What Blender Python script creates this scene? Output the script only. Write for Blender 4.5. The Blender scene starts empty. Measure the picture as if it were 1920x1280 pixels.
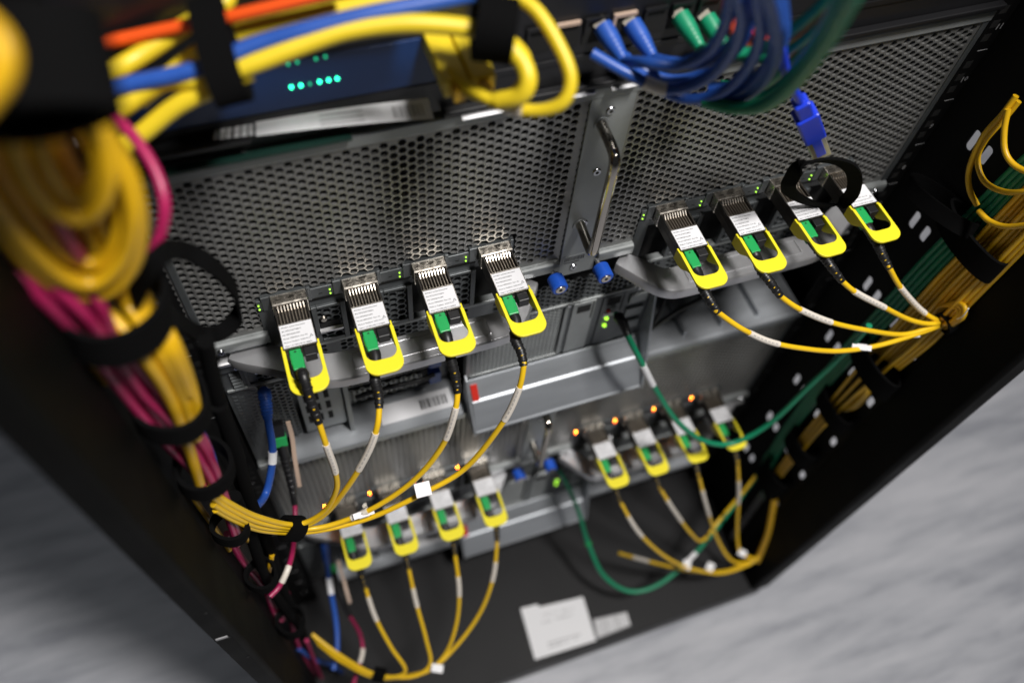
import bpy, bmesh, math, random
from mathutils import Vector, Matrix
random.seed(7)
S = 0.001                                   # everything below is laid out in millimetres
sc = bpy.context.scene
COL = sc.collection

# ------------------------------------------------------------------ camera
CAM = Vector((-79.55, -328.06, 452.16))     # mm
CX = Vector((0.94080388, -0.33142802, 0.07101782))      # image right
CY = Vector((-0.24828569, -0.81648614, -0.52125291))    # image down
CZ = Vector((0.23074289, 0.47276405, -0.85044216))      # forward
FPX = 1585.32                               # focal length in photo pixels (1920 wide)
cd = bpy.data.cameras.new('camera')
cam = bpy.data.objects.new('camera', cd)
COL.objects.link(cam)
m = Matrix.Identity(4)
for i, v in enumerate((CX, -CY, -CZ)):
    for j in range(3):
        m[j][i] = v[j]
m.translation = CAM * S
cam.matrix_world = m
cd.sensor_width = 36.0
cd.lens = FPX / 1920 * 36.0
cd.clip_start = 0.01
cd.clip_end = 60.0
cd.dof.use_dof = True
cd.dof.focus_distance = 0.566
cd.dof.aperture_fstop = 3.2
cd.dof.aperture_blades = 0
sc.camera = cam

# ------------------------------------------------------------------ light: ambient, the ceiling lamp and an added floor fill
w = bpy.data.worlds.new('World')
sc.world = w
w.use_nodes = True
w.node_tree.nodes['Background'].inputs[0].default_value = (0.80, 0.84, 0.90, 1)
w.node_tree.nodes['Background'].inputs[1].default_value = 0.030

def area(name, loc, target, sx, sy, power, col, spread=180):
    l = bpy.data.lights.new(name, 'AREA')
    l.shape = 'RECTANGLE'
    l.size, l.size_y = sx, sy
    l.energy = power
    l.color = col
    l.spread = math.radians(spread)
    o = bpy.data.objects.new(name, l)
    COL.objects.link(o)
    o.location = loc
    d = (Vector(target) - Vector(loc)).normalized()
    o.rotation_euler = d.to_track_quat('-Z', 'Y').to_euler()
    return o

area('ceiling_lamp', (0.43, -0.66, 1.70), (0.15, -0.05, -0.15), 0.20, 0.35, 50, (1.0, 0.97, 0.94))
area('left_floor_fill', (-1.30, 0.70, 1.80), (-0.45, 0.15, -0.74), 0.6, 0.6, 4.2, (0.93, 0.96, 1.0))  # added fill, no real fixture: lifts the dark floor left of the rack

sc.view_settings.view_transform = 'Standard'
sc.view_settings.look = 'None'
sc.view_settings.exposure = 0.0
sc.view_settings.gamma = 1.0
sc.cycles.use_denoising = True
sc.cycles.caustics_reflective = True
sc.cycles.blur_glossy = 0.6
sc.cycles.max_bounces = 8
sc.cycles.sample_clamp_indirect = 6.0

# ------------------------------------------------------------------ places in the rack
def ray(x, y):
    return CX * ((x - 960) / FPX) + CY * ((y - 640) / FPX) + CZ
def aY(x, y, v):
    r = ray(x, y); return CAM + r * ((v - CAM.y) / r.y)
def aX(x, y, v):
    r = ray(x, y); return CAM + r * ((v - CAM.x) / r.x)
def aZ(x, y, v):
    r = ray(x, y); return CAM + r * ((v - CAM.z) / r.z)
def aD(x, y, v):
    return CAM + ray(x, y) * v
def proj(p):
    d = Vector(p) - CAM
    z = d.dot(CZ)
    return (960 + FPX * d.dot(CX) / z, 640 + FPX * d.dot(CY) / z)

# ------------------------------------------------------------------ materials
M = {}
def mat(name, col, rough=0.5, metal=0.0, spec=0.5, emit=None, estr=0.0, noise=None, bump=None, coat=0.0, trans=0.0, aniso=None):
    mt = bpy.data.materials.new(name)
    mt.use_nodes = True
    nt = mt.node_tree
    b = nt.nodes['Principled BSDF']
    b.inputs['Base Color'].default_value = (*col, 1)
    b.inputs['Roughness'].default_value = rough
    b.inputs['Metallic'].default_value = metal
    b.inputs['Specular IOR Level'].default_value = spec
    b.inputs['Coat Weight'].default_value = coat
    b.inputs['Transmission Weight'].default_value = trans
    if emit:
        b.inputs['Emission Color'].default_value = (*emit, 1)
        b.inputs['Emission Strength'].default_value = estr
    tc = None
    if noise or bump:
        tc = nt.nodes.new('ShaderNodeTexCoord')
    if noise:                                # (scale xyz, amount of value change, roughness change)
        sx, sy, sz, amt, ramt = noise
        mp = nt.nodes.new('ShaderNodeMapping'); mp.inputs['Scale'].default_value = (sx, sy, sz)
        nz = nt.nodes.new('ShaderNodeTexNoise'); nz.inputs['Scale'].default_value = 1.0; nz.inputs['Detail'].default_value = 5
        nt.links.new(tc.outputs['Object'], mp.inputs[0]); nt.links.new(mp.outputs[0], nz.inputs['Vector'])
        rm = nt.nodes.new('ShaderNodeMapRange')
        rm.inputs['From Min'].default_value = 0.3; rm.inputs['From Max'].default_value = 0.7
        rm.inputs['To Min'].default_value = 1 - amt; rm.inputs['To Max'].default_value = 1 + amt
        nt.links.new(nz.outputs['Fac'], rm.inputs['Value'])
        mx = nt.nodes.new('ShaderNodeVectorMath'); mx.operation = 'SCALE'
        mx.inputs[0].default_value = col
        nt.links.new(rm.outputs[0], mx.inputs['Scale'])
        nt.links.new(mx.outputs[0], b.inputs['Base Color'])
        if ramt:
            r2 = nt.nodes.new('ShaderNodeMapRange')
            r2.inputs['From Min'].default_value = 0.3; r2.inputs['From Max'].default_value = 0.7
            r2.inputs['To Min'].default_value = max(0.02, rough - ramt); r2.inputs['To Max'].default_value = min(1, rough + ramt)
            nt.links.new(nz.outputs['Fac'], r2.inputs['Value'])
            nt.links.new(r2.outputs[0], b.inputs['Roughness'])
    if bump:                                 # (scale, strength)
        n2 = nt.nodes.new('ShaderNodeTexNoise'); n2.inputs['Scale'].default_value = bump[0]; n2.inputs['Detail'].default_value = 3
        bp = nt.nodes.new('ShaderNodeBump'); bp.inputs['Strength'].default_value = bump[1]; bp.inputs['Distance'].default_value = 0.0006
        nt.links.new(tc.outputs['Object'], n2.inputs['Vector'])
        nt.links.new(n2.outputs['Fac'], bp.inputs['Height'])
        nt.links.new(bp.outputs[0], b.inputs['Normal'])
    M[name] = mt
    return mt

mat('galv', (0.27, 0.285, 0.285), 0.42, 0.4, noise=(40, 40, 40, 0.12, 0.06))
mat('mesh_steel', (0.205, 0.205, 0.20), 0.36, 0.55, noise=(14, 14, 14, 0.12, 0.06))
mat('dark_steel', (0.095, 0.103, 0.107), 0.38, 0.5, noise=(60, 60, 60, 0.12, 0.06))
mat('bright_steel', (0.55, 0.55, 0.56), 0.30, 0.95, noise=(30, 30, 30, 0.08, 0.06))
mat('ledge_steel', (0.36, 0.38, 0.405), 0.42, 0.55, noise=(9, 60, 60, 0.10, 0.06))
mat('cast_alu', (0.50, 0.50, 0.515), 0.30, 0.7, bump=(1800, 0.15))
mat('chrome', (0.50, 0.46, 0.41), 0.13, 1.0, noise=(90, 90, 30, 0.10, 0.05))
mat('screw', (0.45, 0.46, 0.48), 0.25, 1.0)
mat('nickel', (0.62, 0.57, 0.50), 0.26, 1.0, noise=(160, 160, 160, 0.12, 0.08))
mat('nickel_fin', (0.46, 0.40, 0.33), 0.34, 0.9)
mat('module_side', (0.10, 0.09, 0.08), 0.35, 0.9)
mat('black_hole', (0.004, 0.004, 0.004), 0.8)
mat('rack_black', (0.0030, 0.0030, 0.0032), 0.6, 0.0, spec=0.16, bump=(2500, 0.25))
mat('rack_base', (0.0092, 0.0092, 0.0102), 0.5, 0.0, spec=0.25, noise=(12, 12, 12, 0.15, 0.05), bump=(2500, 0.2))
mat('post_black', (0.0030, 0.0030, 0.0025), 0.6, 0.0, spec=0.06, noise=(20, 20, 20, 0.15, 0.06), bump=(2500, 0.2))
mat('switch_black', (0.008, 0.008, 0.009), 0.35)
mat('switch_blue', (0.004, 0.028, 0.115), 0.30)
mat('boot_black', (0.010, 0.010, 0.011), 0.42)
mat('velcro', (0.0035, 0.0035, 0.0037), 0.95, spec=0.06, bump=(1500, 0.8))
mat('tab_yellow', (0.86, 0.74, 0.020), 0.48, bump=(1500, 0.05))
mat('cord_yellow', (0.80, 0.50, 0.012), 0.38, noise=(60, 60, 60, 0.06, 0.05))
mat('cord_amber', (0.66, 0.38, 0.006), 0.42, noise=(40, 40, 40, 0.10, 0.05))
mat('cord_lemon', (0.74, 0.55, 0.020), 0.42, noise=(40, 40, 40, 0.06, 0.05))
mat('cord_magenta', (0.36, 0.014, 0.085), 0.38, noise=(60, 60, 60, 0.08, 0.05))
mat('cord_blue', (0.020, 0.082, 0.37), 0.38, noise=(60, 60, 60, 0.08, 0.05))
mat('plug_blue', (0.012, 0.045, 0.62), 0.35)
mat('cord_green', (0.006, 0.230, 0.110), 0.40, noise=(60, 60, 60, 0.08, 0.05))
mat('plug_green', (0.015, 0.34, 0.085), 0.40)
mat('cord_orange', (0.78, 0.085, 0.008), 0.40)
mat('knob_blue', (0.012, 0.085, 0.50), 0.38)
mat('label_white', (0.74, 0.74, 0.76), 0.45)
mat('sleeve_white', (0.74, 0.68, 0.60), 0.35)
mat('tag_white', (0.85, 0.85, 0.87), 0.5)
mat('slot_white', (0.80, 0.80, 0.82), 0.6)
mat('ink', (0.02, 0.02, 0.022), 0.6)
mat('mark_grey', (0.32, 0.32, 0.33), 0.6)
mat('red_plastic', (0.55, 0.025, 0.015), 0.4)
mat('beige', (0.52, 0.38, 0.29), 0.5)
mat('clear_plastic', (0.60, 0.55, 0.46), 0.2, trans=0.35)
mat('led_green', (0.2, 0.5, 0.05), 0.4, emit=(0.45, 1.0, 0.05), estr=1.6)
mat('led_orange', (0.5, 0.2, 0.02), 0.4, emit=(1.0, 0.30, 0.02), estr=60.0)
mat('led_orange_dim', (0.5, 0.12, 0.02), 0.4, emit=(1.0, 0.12, 0.02), estr=16.0)
mat('led_teal', (0.02, 0.5, 0.3), 0.4, emit=(0.03, 1.0, 0.48), estr=7.0)
mat('led_teal_dim', (0.02, 0.3, 0.2), 0.4, emit=(0.02, 0.8, 0.35), estr=1.2)
mat('shade_green', (0.005, 0.03, 0.022), 0.5)  # colour of the teal-green shade below the switch label

# ------------------------------------------------------------------ mesh helpers (mm)
class MB:
    def __init__(self):
        self.v = []; self.f = []
    def add(self, vs, fs):
        n = len(self.v)
        self.v += [tuple(p) for p in vs]
        self.f += [tuple(i + n for i in f) for f in fs]
        return self
    def box(self, x0, x1, y0, y1, z0, z1):
        x0, x1 = min(x0, x1), max(x0, x1); y0, y1 = min(y0, y1), max(y0, y1); z0, z1 = min(z0, z1), max(z0, z1)
        return self.add([(x0, y0, z0), (x1, y0, z0), (x1, y1, z0), (x0, y1, z0), (x0, y0, z1), (x1, y0, z1), (x1, y1, z1), (x0, y1, z1)],
                        [(0, 3, 2, 1), (4, 5, 6, 7), (0, 1, 5, 4), (1, 2, 6, 5), (2, 3, 7, 6), (3, 0, 4, 7)])
    def prism(self, poly, axis, a, b):
        """polygon (list of 2-tuples) extruded along axis from a to b; axis 'x': (y,z), 'y': (x,z), 'z': (x,y)"""
        def P(p, t):
            return {'x': (t, p[0], p[1]), 'y': (p[0], t, p[1]), 'z': (p[0], p[1], t)}[axis]
        n = len(poly)
        vs = [P(p, a) for p in poly] + [P(p, b) for p in poly]
        fs = [tuple(range(n)), tuple(reversed(range(n, 2 * n)))]
        fs += [(i, i + n, (i + 1) % n + n, (i + 1) % n) for i in range(n)]
        return self.add(vs, fs)
    def tube(self, pts, r, seg=12, caps=True, closed=False):
        """r: number or function of t 0..1"""
        pts = [Vector(p) for p in pts]
        n = len(pts)
        tang = []
        for i in range(n):
            a = pts[i - 1] if (i > 0 or closed) else pts[i]
            b = pts[(i + 1) % n] if (i < n - 1 or closed) else pts[i]
            d = b - a
            tang.append(d.normalized() if d.length > 1e-9 else Vector((0, 0, 1)))
        up = Vector((0, 0, 1)) if abs(tang[0].z) < 0.9 else Vector((1, 0, 0))
        nrm = (up - tang[0] * up.dot(tang[0])).normalized()
        vs = []
        for i in range(n):
            nrm = (nrm - tang[i] * nrm.dot(tang[i])).normalized()
            bi = tang[i].cross(nrm)
            rr = r(i / max(1, n - 1)) if callable(r) else r
            for k in range(seg):
                a = 2 * math.pi * k / seg
                vs.append(pts[i] + nrm * (math.cos(a) * rr) + bi * (math.sin(a) * rr))
        fs = []
        last = n if closed else n - 1
        for i in range(last):
            j = (i + 1) % n
            for k in range(seg):
                k2 = (k + 1) % seg
                fs.append((i * seg + k, i * seg + k2, j * seg + k2, j * seg + k))
        if caps and not closed:
            fs.append(tuple(reversed(range(seg)))); fs.append(tuple((n - 1) * seg + k for k in range(seg)))
        return self.add(vs, fs)
    def cyl(self, a, b, r0, r1=None, seg=20):
        r1 = r0 if r1 is None else r1
        return self.tube([a, b], lambda t: r0 + (r1 - r0) * t, seg)
    def ribbon(self, pts, wdir, width, thick, closed=False):
        """flat band: pts centre line, wdir = vector of the band's width (or list)"""
        pts = [Vector(p) for p in pts]; n = len(pts); vs = []
        for i in range(n):
            a = pts[i - 1] if (i > 0 or closed) else pts[i]
            b = pts[(i + 1) % n] if (i < n - 1 or closed) else pts[i]
            t = (b - a).normalized()
            wd = Vector(wdir[i] if isinstance(wdir, list) else wdir)
            wd = (wd - t * wd.dot(t)).normalized()
            nn = t.cross(wd)
            for sw, sn in ((-1, -1), (1, -1), (1, 1), (-1, 1)):
                vs.append(pts[i] + wd * (sw * width / 2) + nn * (sn * thick / 2))
        fs = []
        for i in range(n if closed else n - 1):
            j = (i + 1) % n
            for k in range(4):
                k2 = (k + 1) % 4
                fs.append((i * 4 + k, i * 4 + k2, j * 4 + k2, j * 4 + k))
        if not closed:
            fs += [(3, 2, 1, 0), tuple((n - 1) * 4 + k for k in range(4))]
        return self.add(vs, fs)
    def hexpanel(self, x0, x1, z0, z1, y, p, web, depth, hole=None):
        """sheet of hexagonal cells (flat side up), front at y, hole walls depth mm deep"""
        dx = p * math.sqrt(3) / 2
        R = p / math.sqrt(3); ri = (p - web) / math.sqrt(3)
        nc = int((x1 - x0) / dx) + 2; nr = int((z1 - z0) / p) + 2
        cs = [(math.cos(math.pi / 3 * k), math.sin(math.pi / 3 * k)) for k in range(6)]
        for c in range(nc):
            for r in range(nr):
                cx = x0 + c * dx; cz = z0 + r * p + (p / 2 if c % 2 else 0)
                if cx < x0 - 0.1 or cx > x1 + 0.1 or cz < z0 - 0.1 or cz > z1 + 0.1:
                    continue
                st = hole(cx, cz) if hole else 1
                if st is None:
                    continue
                if st:
                    vs = [(cx + R * a, y, cz + R * b) for a, b in cs] + [(cx + ri * a, y, cz + ri * b) for a, b in cs] + \
                         [(cx + ri * a, y + depth, cz + ri * b) for a, b in cs]
                    fs = []
                    for k in range(6):
                        k2 = (k + 1) % 6
                        fs.append((k, k2, k2 + 6, k + 6)); fs.append((k + 6, k2 + 6, k2 + 12, k + 12))
                    self.add(vs, fs)
                else:
                    self.add([(cx + R * a, y, cz + R * b) for a, b in cs], [tuple(range(6))])
        return self
    def build(self, name, material, parent=None, smooth=False, bevel=0.0, origin=None, label=None, fixn=True):
        o = Vector(origin) if origin is not None else Vector((0, 0, 0))
        if parent is not None:
            o = Vector(parent['_o']) if '_o' in parent else Vector((0, 0, 0))
        me = bpy.data.meshes.new(name)
        me.from_pydata([((x - o.x) * S, (y - o.y) * S, (z - o.z) * S) for x, y, z in self.v], [], self.f)
        if fixn:
            bm = bmesh.new(); bm.from_mesh(me)
            bmesh.ops.recalc_face_normals(bm, faces=bm.faces)
            bm.to_mesh(me); bm.free()
        if material is not None:
            me.materials.append(M[material])
        ob = bpy.data.objects.new(name, me)
        COL.objects.link(ob)
        if parent is not None:
            ob.parent = parent
            ob['_o'] = tuple(o)
        else:
            ob.location = o * S
            ob['_o'] = tuple(o)
        if bevel:
            bv = ob.modifiers.new('bevel', 'BEVEL'); bv.width = bevel * S; bv.segments = 2; bv.limit_method = 'ANGLE'; bv.angle_limit = math.radians(40)
        if smooth:
            me.shade_smooth()
            if hasattr(me, 'set_sharp_from_angle'):
                me.set_sharp_from_angle(angle=math.radians(42))
        if label:
            ob['label'] = label
        if name in ('bars', 'heat_sink_fins', 'fin_tip_glints', 'rail_holes', 'rivet_holes', 'collar_slots', 'slot_glimpses', 'printed_code', 'louvre_row', 'cross_slot', 'label_rim', 'grip_rim'):
            ob['kind'] = 'stuff'
        return ob

def boxes(name, material, parent, bevel, *bs):
    out = [MB().box(*b_).build(name, material, parent, bevel=bevel) for b_ in bs]
    return out[0]

def tag(o, label, cat, group=None, kind=None):
    if label: o['label'] = label
    if cat: o['category'] = cat
    if group: o['group'] = group
    if kind: o['kind'] = kind
    return o
def empty(name, loc, label, cat, group=None):
    o = bpy.data.objects.new(name, None)
    o.empty_display_size = 0.01
    COL.objects.link(o)
    o.location = Vector(loc) * S
    o['_o'] = tuple(loc)
    return tag(o, label, cat, group)
def copy_tree(o, parent=None):
    c = o.copy(); COL.objects.link(c)
    if parent is not None:
        c.parent = parent
    for ch in [k for k in bpy.data.objects if k.parent == o]:
        copy_tree(ch, c)
    return c
def smooth_path(pts, per=8):
    pts = [Vector(p) for p in pts]
    if len(pts) < 3:
        return pts
    out = []
    P = [pts[0] * 2 - pts[1]] + pts + [pts[-1] * 2 - pts[-2]]
    for i in range(1, len(P) - 2):
        a, b, c, d = P[i - 1], P[i], P[i + 1], P[i + 2]
        for k in range(per):
            t = k / per
            out.append(0.5 * ((2 * b) + (c - a) * t + (2 * a - 5 * b + 4 * c - d) * t * t + (3 * b - a - 3 * c + d) * t ** 3))
    out.append(pts[-1])
    return out
def text_mesh(name, lines, size, material, parent, loc, rot, spacing=1.5):
    """flat printing: lines of text as one thin mesh; loc in mm (parent space), rot euler"""
    cu = bpy.data.curves.new(name, 'FONT')
    cu.body = '\n'.join(lines); cu.size = size * S; cu.space_line = spacing
    cu.resolution_u = 1
    cu.offset = 0.018 * size * S
    tmp = bpy.data.objects.new(name, cu); COL.objects.link(tmp)
    bpy.context.view_layer.update()
    me = bpy.data.meshes.new_from_object(tmp.evaluated_get(bpy.context.evaluated_depsgraph_get()))
    bpy.data.objects.remove(tmp); bpy.data.curves.remove(cu)
    me.materials.clear(); me.materials.append(M[material])
    o = bpy.data.objects.new(name, me); COL.objects.link(o)
    o.parent = parent
    o.location = Vector(loc) * S; o.rotation_euler = rot
    return o
def torus_ring(mb, c, axis, R, r, seg=28, seg2=8, sx=1.0):
    axis = Vector(axis).normalized()
    u = axis.orthogonal().normalized(); v = axis.cross(u)
    pts = [Vector(c) + u * (R * math.cos(2 * math.pi * k / seg)) + v * (R * sx * math.sin(2 * math.pi * k / seg)) for k in range(seg)]
    return mb.tube(pts, r, seg2, closed=True)

# ================================================================== THE SETTING
RX0, RX1, RF = -178.0, 428.0, -172.0        # rack outer sides and front plane
BASE = -668.0
FLOOR = -735.0
fl = MB().add([(-6000, -6000, FLOOR), (6000, -6000, FLOOR), (6000, 6000, FLOOR), (-6000, 6000, FLOOR)], [(0, 1, 2, 3)]).build('floor', None)
fl['kind'] = 'structure'; fl['label'] = 'pale grey streaked vinyl floor around the rack'
fm = bpy.data.materials.new('vinyl_floor'); fm.use_nodes = True
nt = fm.node_tree; b = nt.nodes['Principled BSDF']
tc = nt.nodes.new('ShaderNodeTexCoord')
mp = nt.nodes.new('ShaderNodeMapping'); mp.inputs['Scale'].default_value = (7, 42, 1); mp.inputs['Rotation'].default_value = (0, 0, math.radians(-7))
n1 = nt.nodes.new('ShaderNodeTexNoise'); n1.inputs['Scale'].default_value = 1.0; n1.inputs['Detail'].default_value = 7; n1.inputs['Roughness'].default_value = 0.62
n1.inputs['Distortion'].default_value = 0.25
mp2 = nt.nodes.new('ShaderNodeMapping'); mp2.inputs['Scale'].default_value = (3, 9, 1)
n2 = nt.nodes.new('ShaderNodeTexNoise'); n2.inputs['Scale'].default_value = 1.0; n2.inputs['Detail'].default_value = 3
cr = nt.nodes.new('ShaderNodeValToRGB')
e = cr.color_ramp.elements
e[0].position = 0.36; e[0].color = (0.29, 0.30, 0.335, 1)
e[1].position = 0.50; e[1].color = (0.41, 0.42, 0.455, 1)
x = cr.color_ramp.elements.new(0.66); x.color = (0.50, 0.505, 0.54, 1)
mxn = nt.nodes.new('ShaderNodeMath'); mxn.operation = 'MULTIPLY_ADD'; mxn.inputs[1].default_value = 0.35
ad = nt.nodes.new('ShaderNodeMath'); ad.operation = 'MULTIPLY_ADD'; ad.inputs[1].default_value = 0.75
nt.links.new(tc.outputs['Object'], mp.inputs[0]); nt.links.new(mp.outputs[0], n1.inputs['Vector'])
nt.links.new(tc.outputs['Object'], mp2.inputs[0]); nt.links.new(mp2.outputs[0], n2.inputs['Vector'])
mxn.inputs[2].default_value = -0.05
nt.links.new(n2.outputs['Fac'], mxn.inputs[0]); nt.links.new(n1.outputs['Fac'], ad.inputs[0]); nt.links.new(mxn.outputs[0], ad.inputs[2])
nt.links.new(ad.outputs[0], cr.inputs[0]); nt.links.new(cr.outputs[0], b.inputs['Base Color'])
b.inputs['Roughness'].default_value = 0.38
fl.data.materials.append(fm)

# ------------------------------------------------------------------ the rack cabinet
rack = empty('rack_cabinet', (125, -80, FLOOR), 'black steel rack cabinet standing on the pale floor', 'rack')
MB().box(RX0 + 3, RX1 - 3, RF + 2, 700, BASE - 40, BASE).build('base_plate', 'rack_base', rack, bevel=1.2)
MB().box(RX0 + 6, RX1 - 6, RF + 8, 700, FLOOR + 0.5, BASE - 40.5).build('plinth', 'rack_black', rack)
# side panels
MB().box(RX0 + 2, -169, -118, 700, BASE + 0.5, 700).build('side_panel', 'rack_black', rack)
SLOT_ROWS = [33.0 + 88.9 * k for k in range(-6, 4)]
SLOTS = ((-32, 3.2, 9.0), (-47, 3.4, 8.0), (-76, 3.4, 8.0), (-109, 3.4, 7.5))
def rounded(cx, cy, w2, h2, r, n=5):
    out = []
    for sx, sy, a0 in ((1, 1, 0), (-1, 1, 90), (-1, -1, 180), (1, -1, 270)):
        for k in range(n + 1):
            a = math.radians(a0 + 90 * k / n)
            out.append((cx + sx * (w2 - r) + r * math.cos(a), cy + sy * (h2 - r) + r * math.sin(a)))
    return out
def slotted_panel():
    bm = bmesh.new()
    def loop(pts):
        vs = [bm.verts.new((410 * S, y * S, z * S)) for y, z in pts]
        for i in range(len(vs)):
            bm.edges.new((vs[i], vs[(i + 1) % len(vs)]))
    loop([(-118.5, BASE + 0.5), (700, BASE + 0.5), (700, 700), (-118.5, 700)])
    for z in SLOT_ROWS:
        for y, hy, hz in SLOTS:
            loop(rounded(y, z, hy, hz, 3.0))
    bmesh.ops.triangle_fill(bm, use_beauty=True, use_dissolve=False, edges=bm.edges[:])
    me = bpy.data.meshes.new('side_panel'); bm.to_mesh(me); bm.free()
    me.materials.append(M['rack_black'])
    o = bpy.data.objects.new('side_panel', me); COL.objects.link(o)
    o.parent = rack
    o.location = -Vector(rack['_o']) * S
    sd = o.modifiers.new('solid', 'SOLIDIFY'); sd.thickness = 1.5 * S; sd.offset = 0
    return o
slotted_panel()
# front posts: folded channels
def post(xa, xb, inner, name='post'):
    mb = MB()
    if inner > 0:
        mb.prism([(xa, RF), (xb - 3, RF), (xb, RF + 3), (xb, -119), (xa, -119)], 'z', BASE + 0.6, 700)
    else:
        mb.prism([(xa + 3, RF), (xb, RF), (xb, -119), (xa, -119), (xa, RF + 3)], 'z', BASE + 0.6, 700)
    return mb.build(name, 'post_black', rack, bevel=1.5)
pl = post(RX0, -164, 1)
pr = post(404, RX1, -1)
# small hardware on the left post: slot with a latch tongue and two holes
q = aY(118 + 12, 1172, RF)
mb = MB().box(-176, -169, RF - 0.6, RF + 0.5, -98, -95)
mb.build('latch_tongue', 'mark_grey', pl)
mb = MB()
for z in (-40, -100, -160):
    mb.cyl((-169, RF - 0.3, z), (-169, RF + 1, z), 1.1, seg=12)
mb.build('rivet_holes', 'black_hole', pl)
# mounting rails with U marks
for side, x0, x1 in ((-1, -168.5, -145.5), (1, 393.5, 410)):
    rl = MB().box(x0, x1, 0, 4, BASE + 0.6, 700).box(x0 if side < 0 else x1 - 3, x0 + 3 if side < 0 else x1, 4, 40, BASE + 0.6, 700)
    rl = rl.build('mounting_rail', 'rack_black', rack)
    for k in range(-14, 4):
        z = -0.5 + 44.45 * k
        xm = -156.5 if side < 0 else 404.0
        MB().box(xm - 4.2, xm + 4.2, -0.15, 0.02, z - 0.28, z + 0.28).build('rail_mark', 'mark_grey', rl)
        hb = MB()
        for dz in (11, 22, 33):
            hx = x1 - 6.5 if side < 0 else x0 + 6.0
            hb.box(hx - 3, hx + 3, -0.12, 0.02, z + dz - 3, z + dz + 3)
        hb.build('rail_holes', 'black_hole', rl)
    for k in range(-2, 4):
        z = 18 + 44.45 * k - 1.5
        text_mesh('rail_number', [str(9 + k)], 6.5, 'mark_grey', rl, ((-158.5 if side < 0 else 402) - rl['_o'][0], -0.2 - rl['_o'][1], z - rl['_o'][2]), (math.radians(90), 0, 0))
# rack identification sticker on the base plate
def zplate(name, quad, z, thick, material, parent):
    mb = MB(); n = len(quad)
    mb.prism([(p[0], p[1]) for p in quad], 'z', z, z + thick)
    return mb.build(name, material, parent)
Q = [aZ(x, y, BASE) for x, y in ((976, 1140), (1003, 1236), (1118, 1200), (1093, 1118), (1012, 1137), (1007, 1132))]
st = zplate('base_sticker', Q, BASE + 0.1, 0.25, 'label_white', None)
tag(st, 'large white paper sticker on the black base plate of the rack', 'sticker')
def bq(u, v):
    return aZ(976, 1140, BASE).lerp(aZ(1093, 1118, BASE), u).lerp(aZ(1003, 1236, BASE).lerp(aZ(1118, 1200, BASE), u), v)
bb = MB()
for u0, u1, v0 in ((0.30, 0.55, 0.20), (0.58, 0.80, 0.20), (0.25, 0.40, 0.34), (0.48, 0.75, 0.32), (0.22, 0.80, 0.76), (0.22, 0.72, 0.83)):
    n = 14
    for k in range(n):
        if random.random() < 0.25: continue
        a_, b2 = u0 + (u1 - u0) * k / n, u0 + (u1 - u0) * (k + 0.7) / n
        bb.add([Vector((p.x, p.y, BASE + 0.4)) for p in (bq(a_, v0), bq(b2, v0), bq(b2, v0 + 0.035), bq(a_, v0 + 0.035))], [(0, 1, 2, 3)])
bb.build('bars', 'mark_grey', st)
st2 = zplate('barcode_sticker', [aZ(x, y, BASE) for x, y in ((1112, 1160), (1120, 1197), (1183, 1172), (1175, 1146))], BASE + 0.1, 0.2, 'mark_grey', None)
tag(st2, 'narrow barcode strip beside the white sticker on the base plate', 'sticker')
bb = MB(); x = 0
A0 = aZ(1112, 1160, BASE); A1 = aZ(1175, 1146, BASE); B0 = aZ(1120, 1197, BASE); B1 = aZ(1183, 1172, BASE)
t = 0.03
while t < 0.95:
    w_ = random.choice((0.02, 0.035, 0.05))
    a, b_, c, d = A0.lerp(A1, t), A0.lerp(A1, t + w_), B0.lerp(B1, t + w_), B0.lerp(B1, t)
    a2, d2 = a.lerp(d, 0.08), d.lerp(a, 0.08); b2, c2 = b_.lerp(c, 0.08), c.lerp(b_, 0.08)
    bb.add([(p.x, p.y, BASE + 0.36) for p in (a2, b2, c2, d2)], [(0, 1, 2, 3)])
    t += w_ + random.choice((0.025, 0.04))
bb.build('bars', 'label_white', st2)

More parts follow.
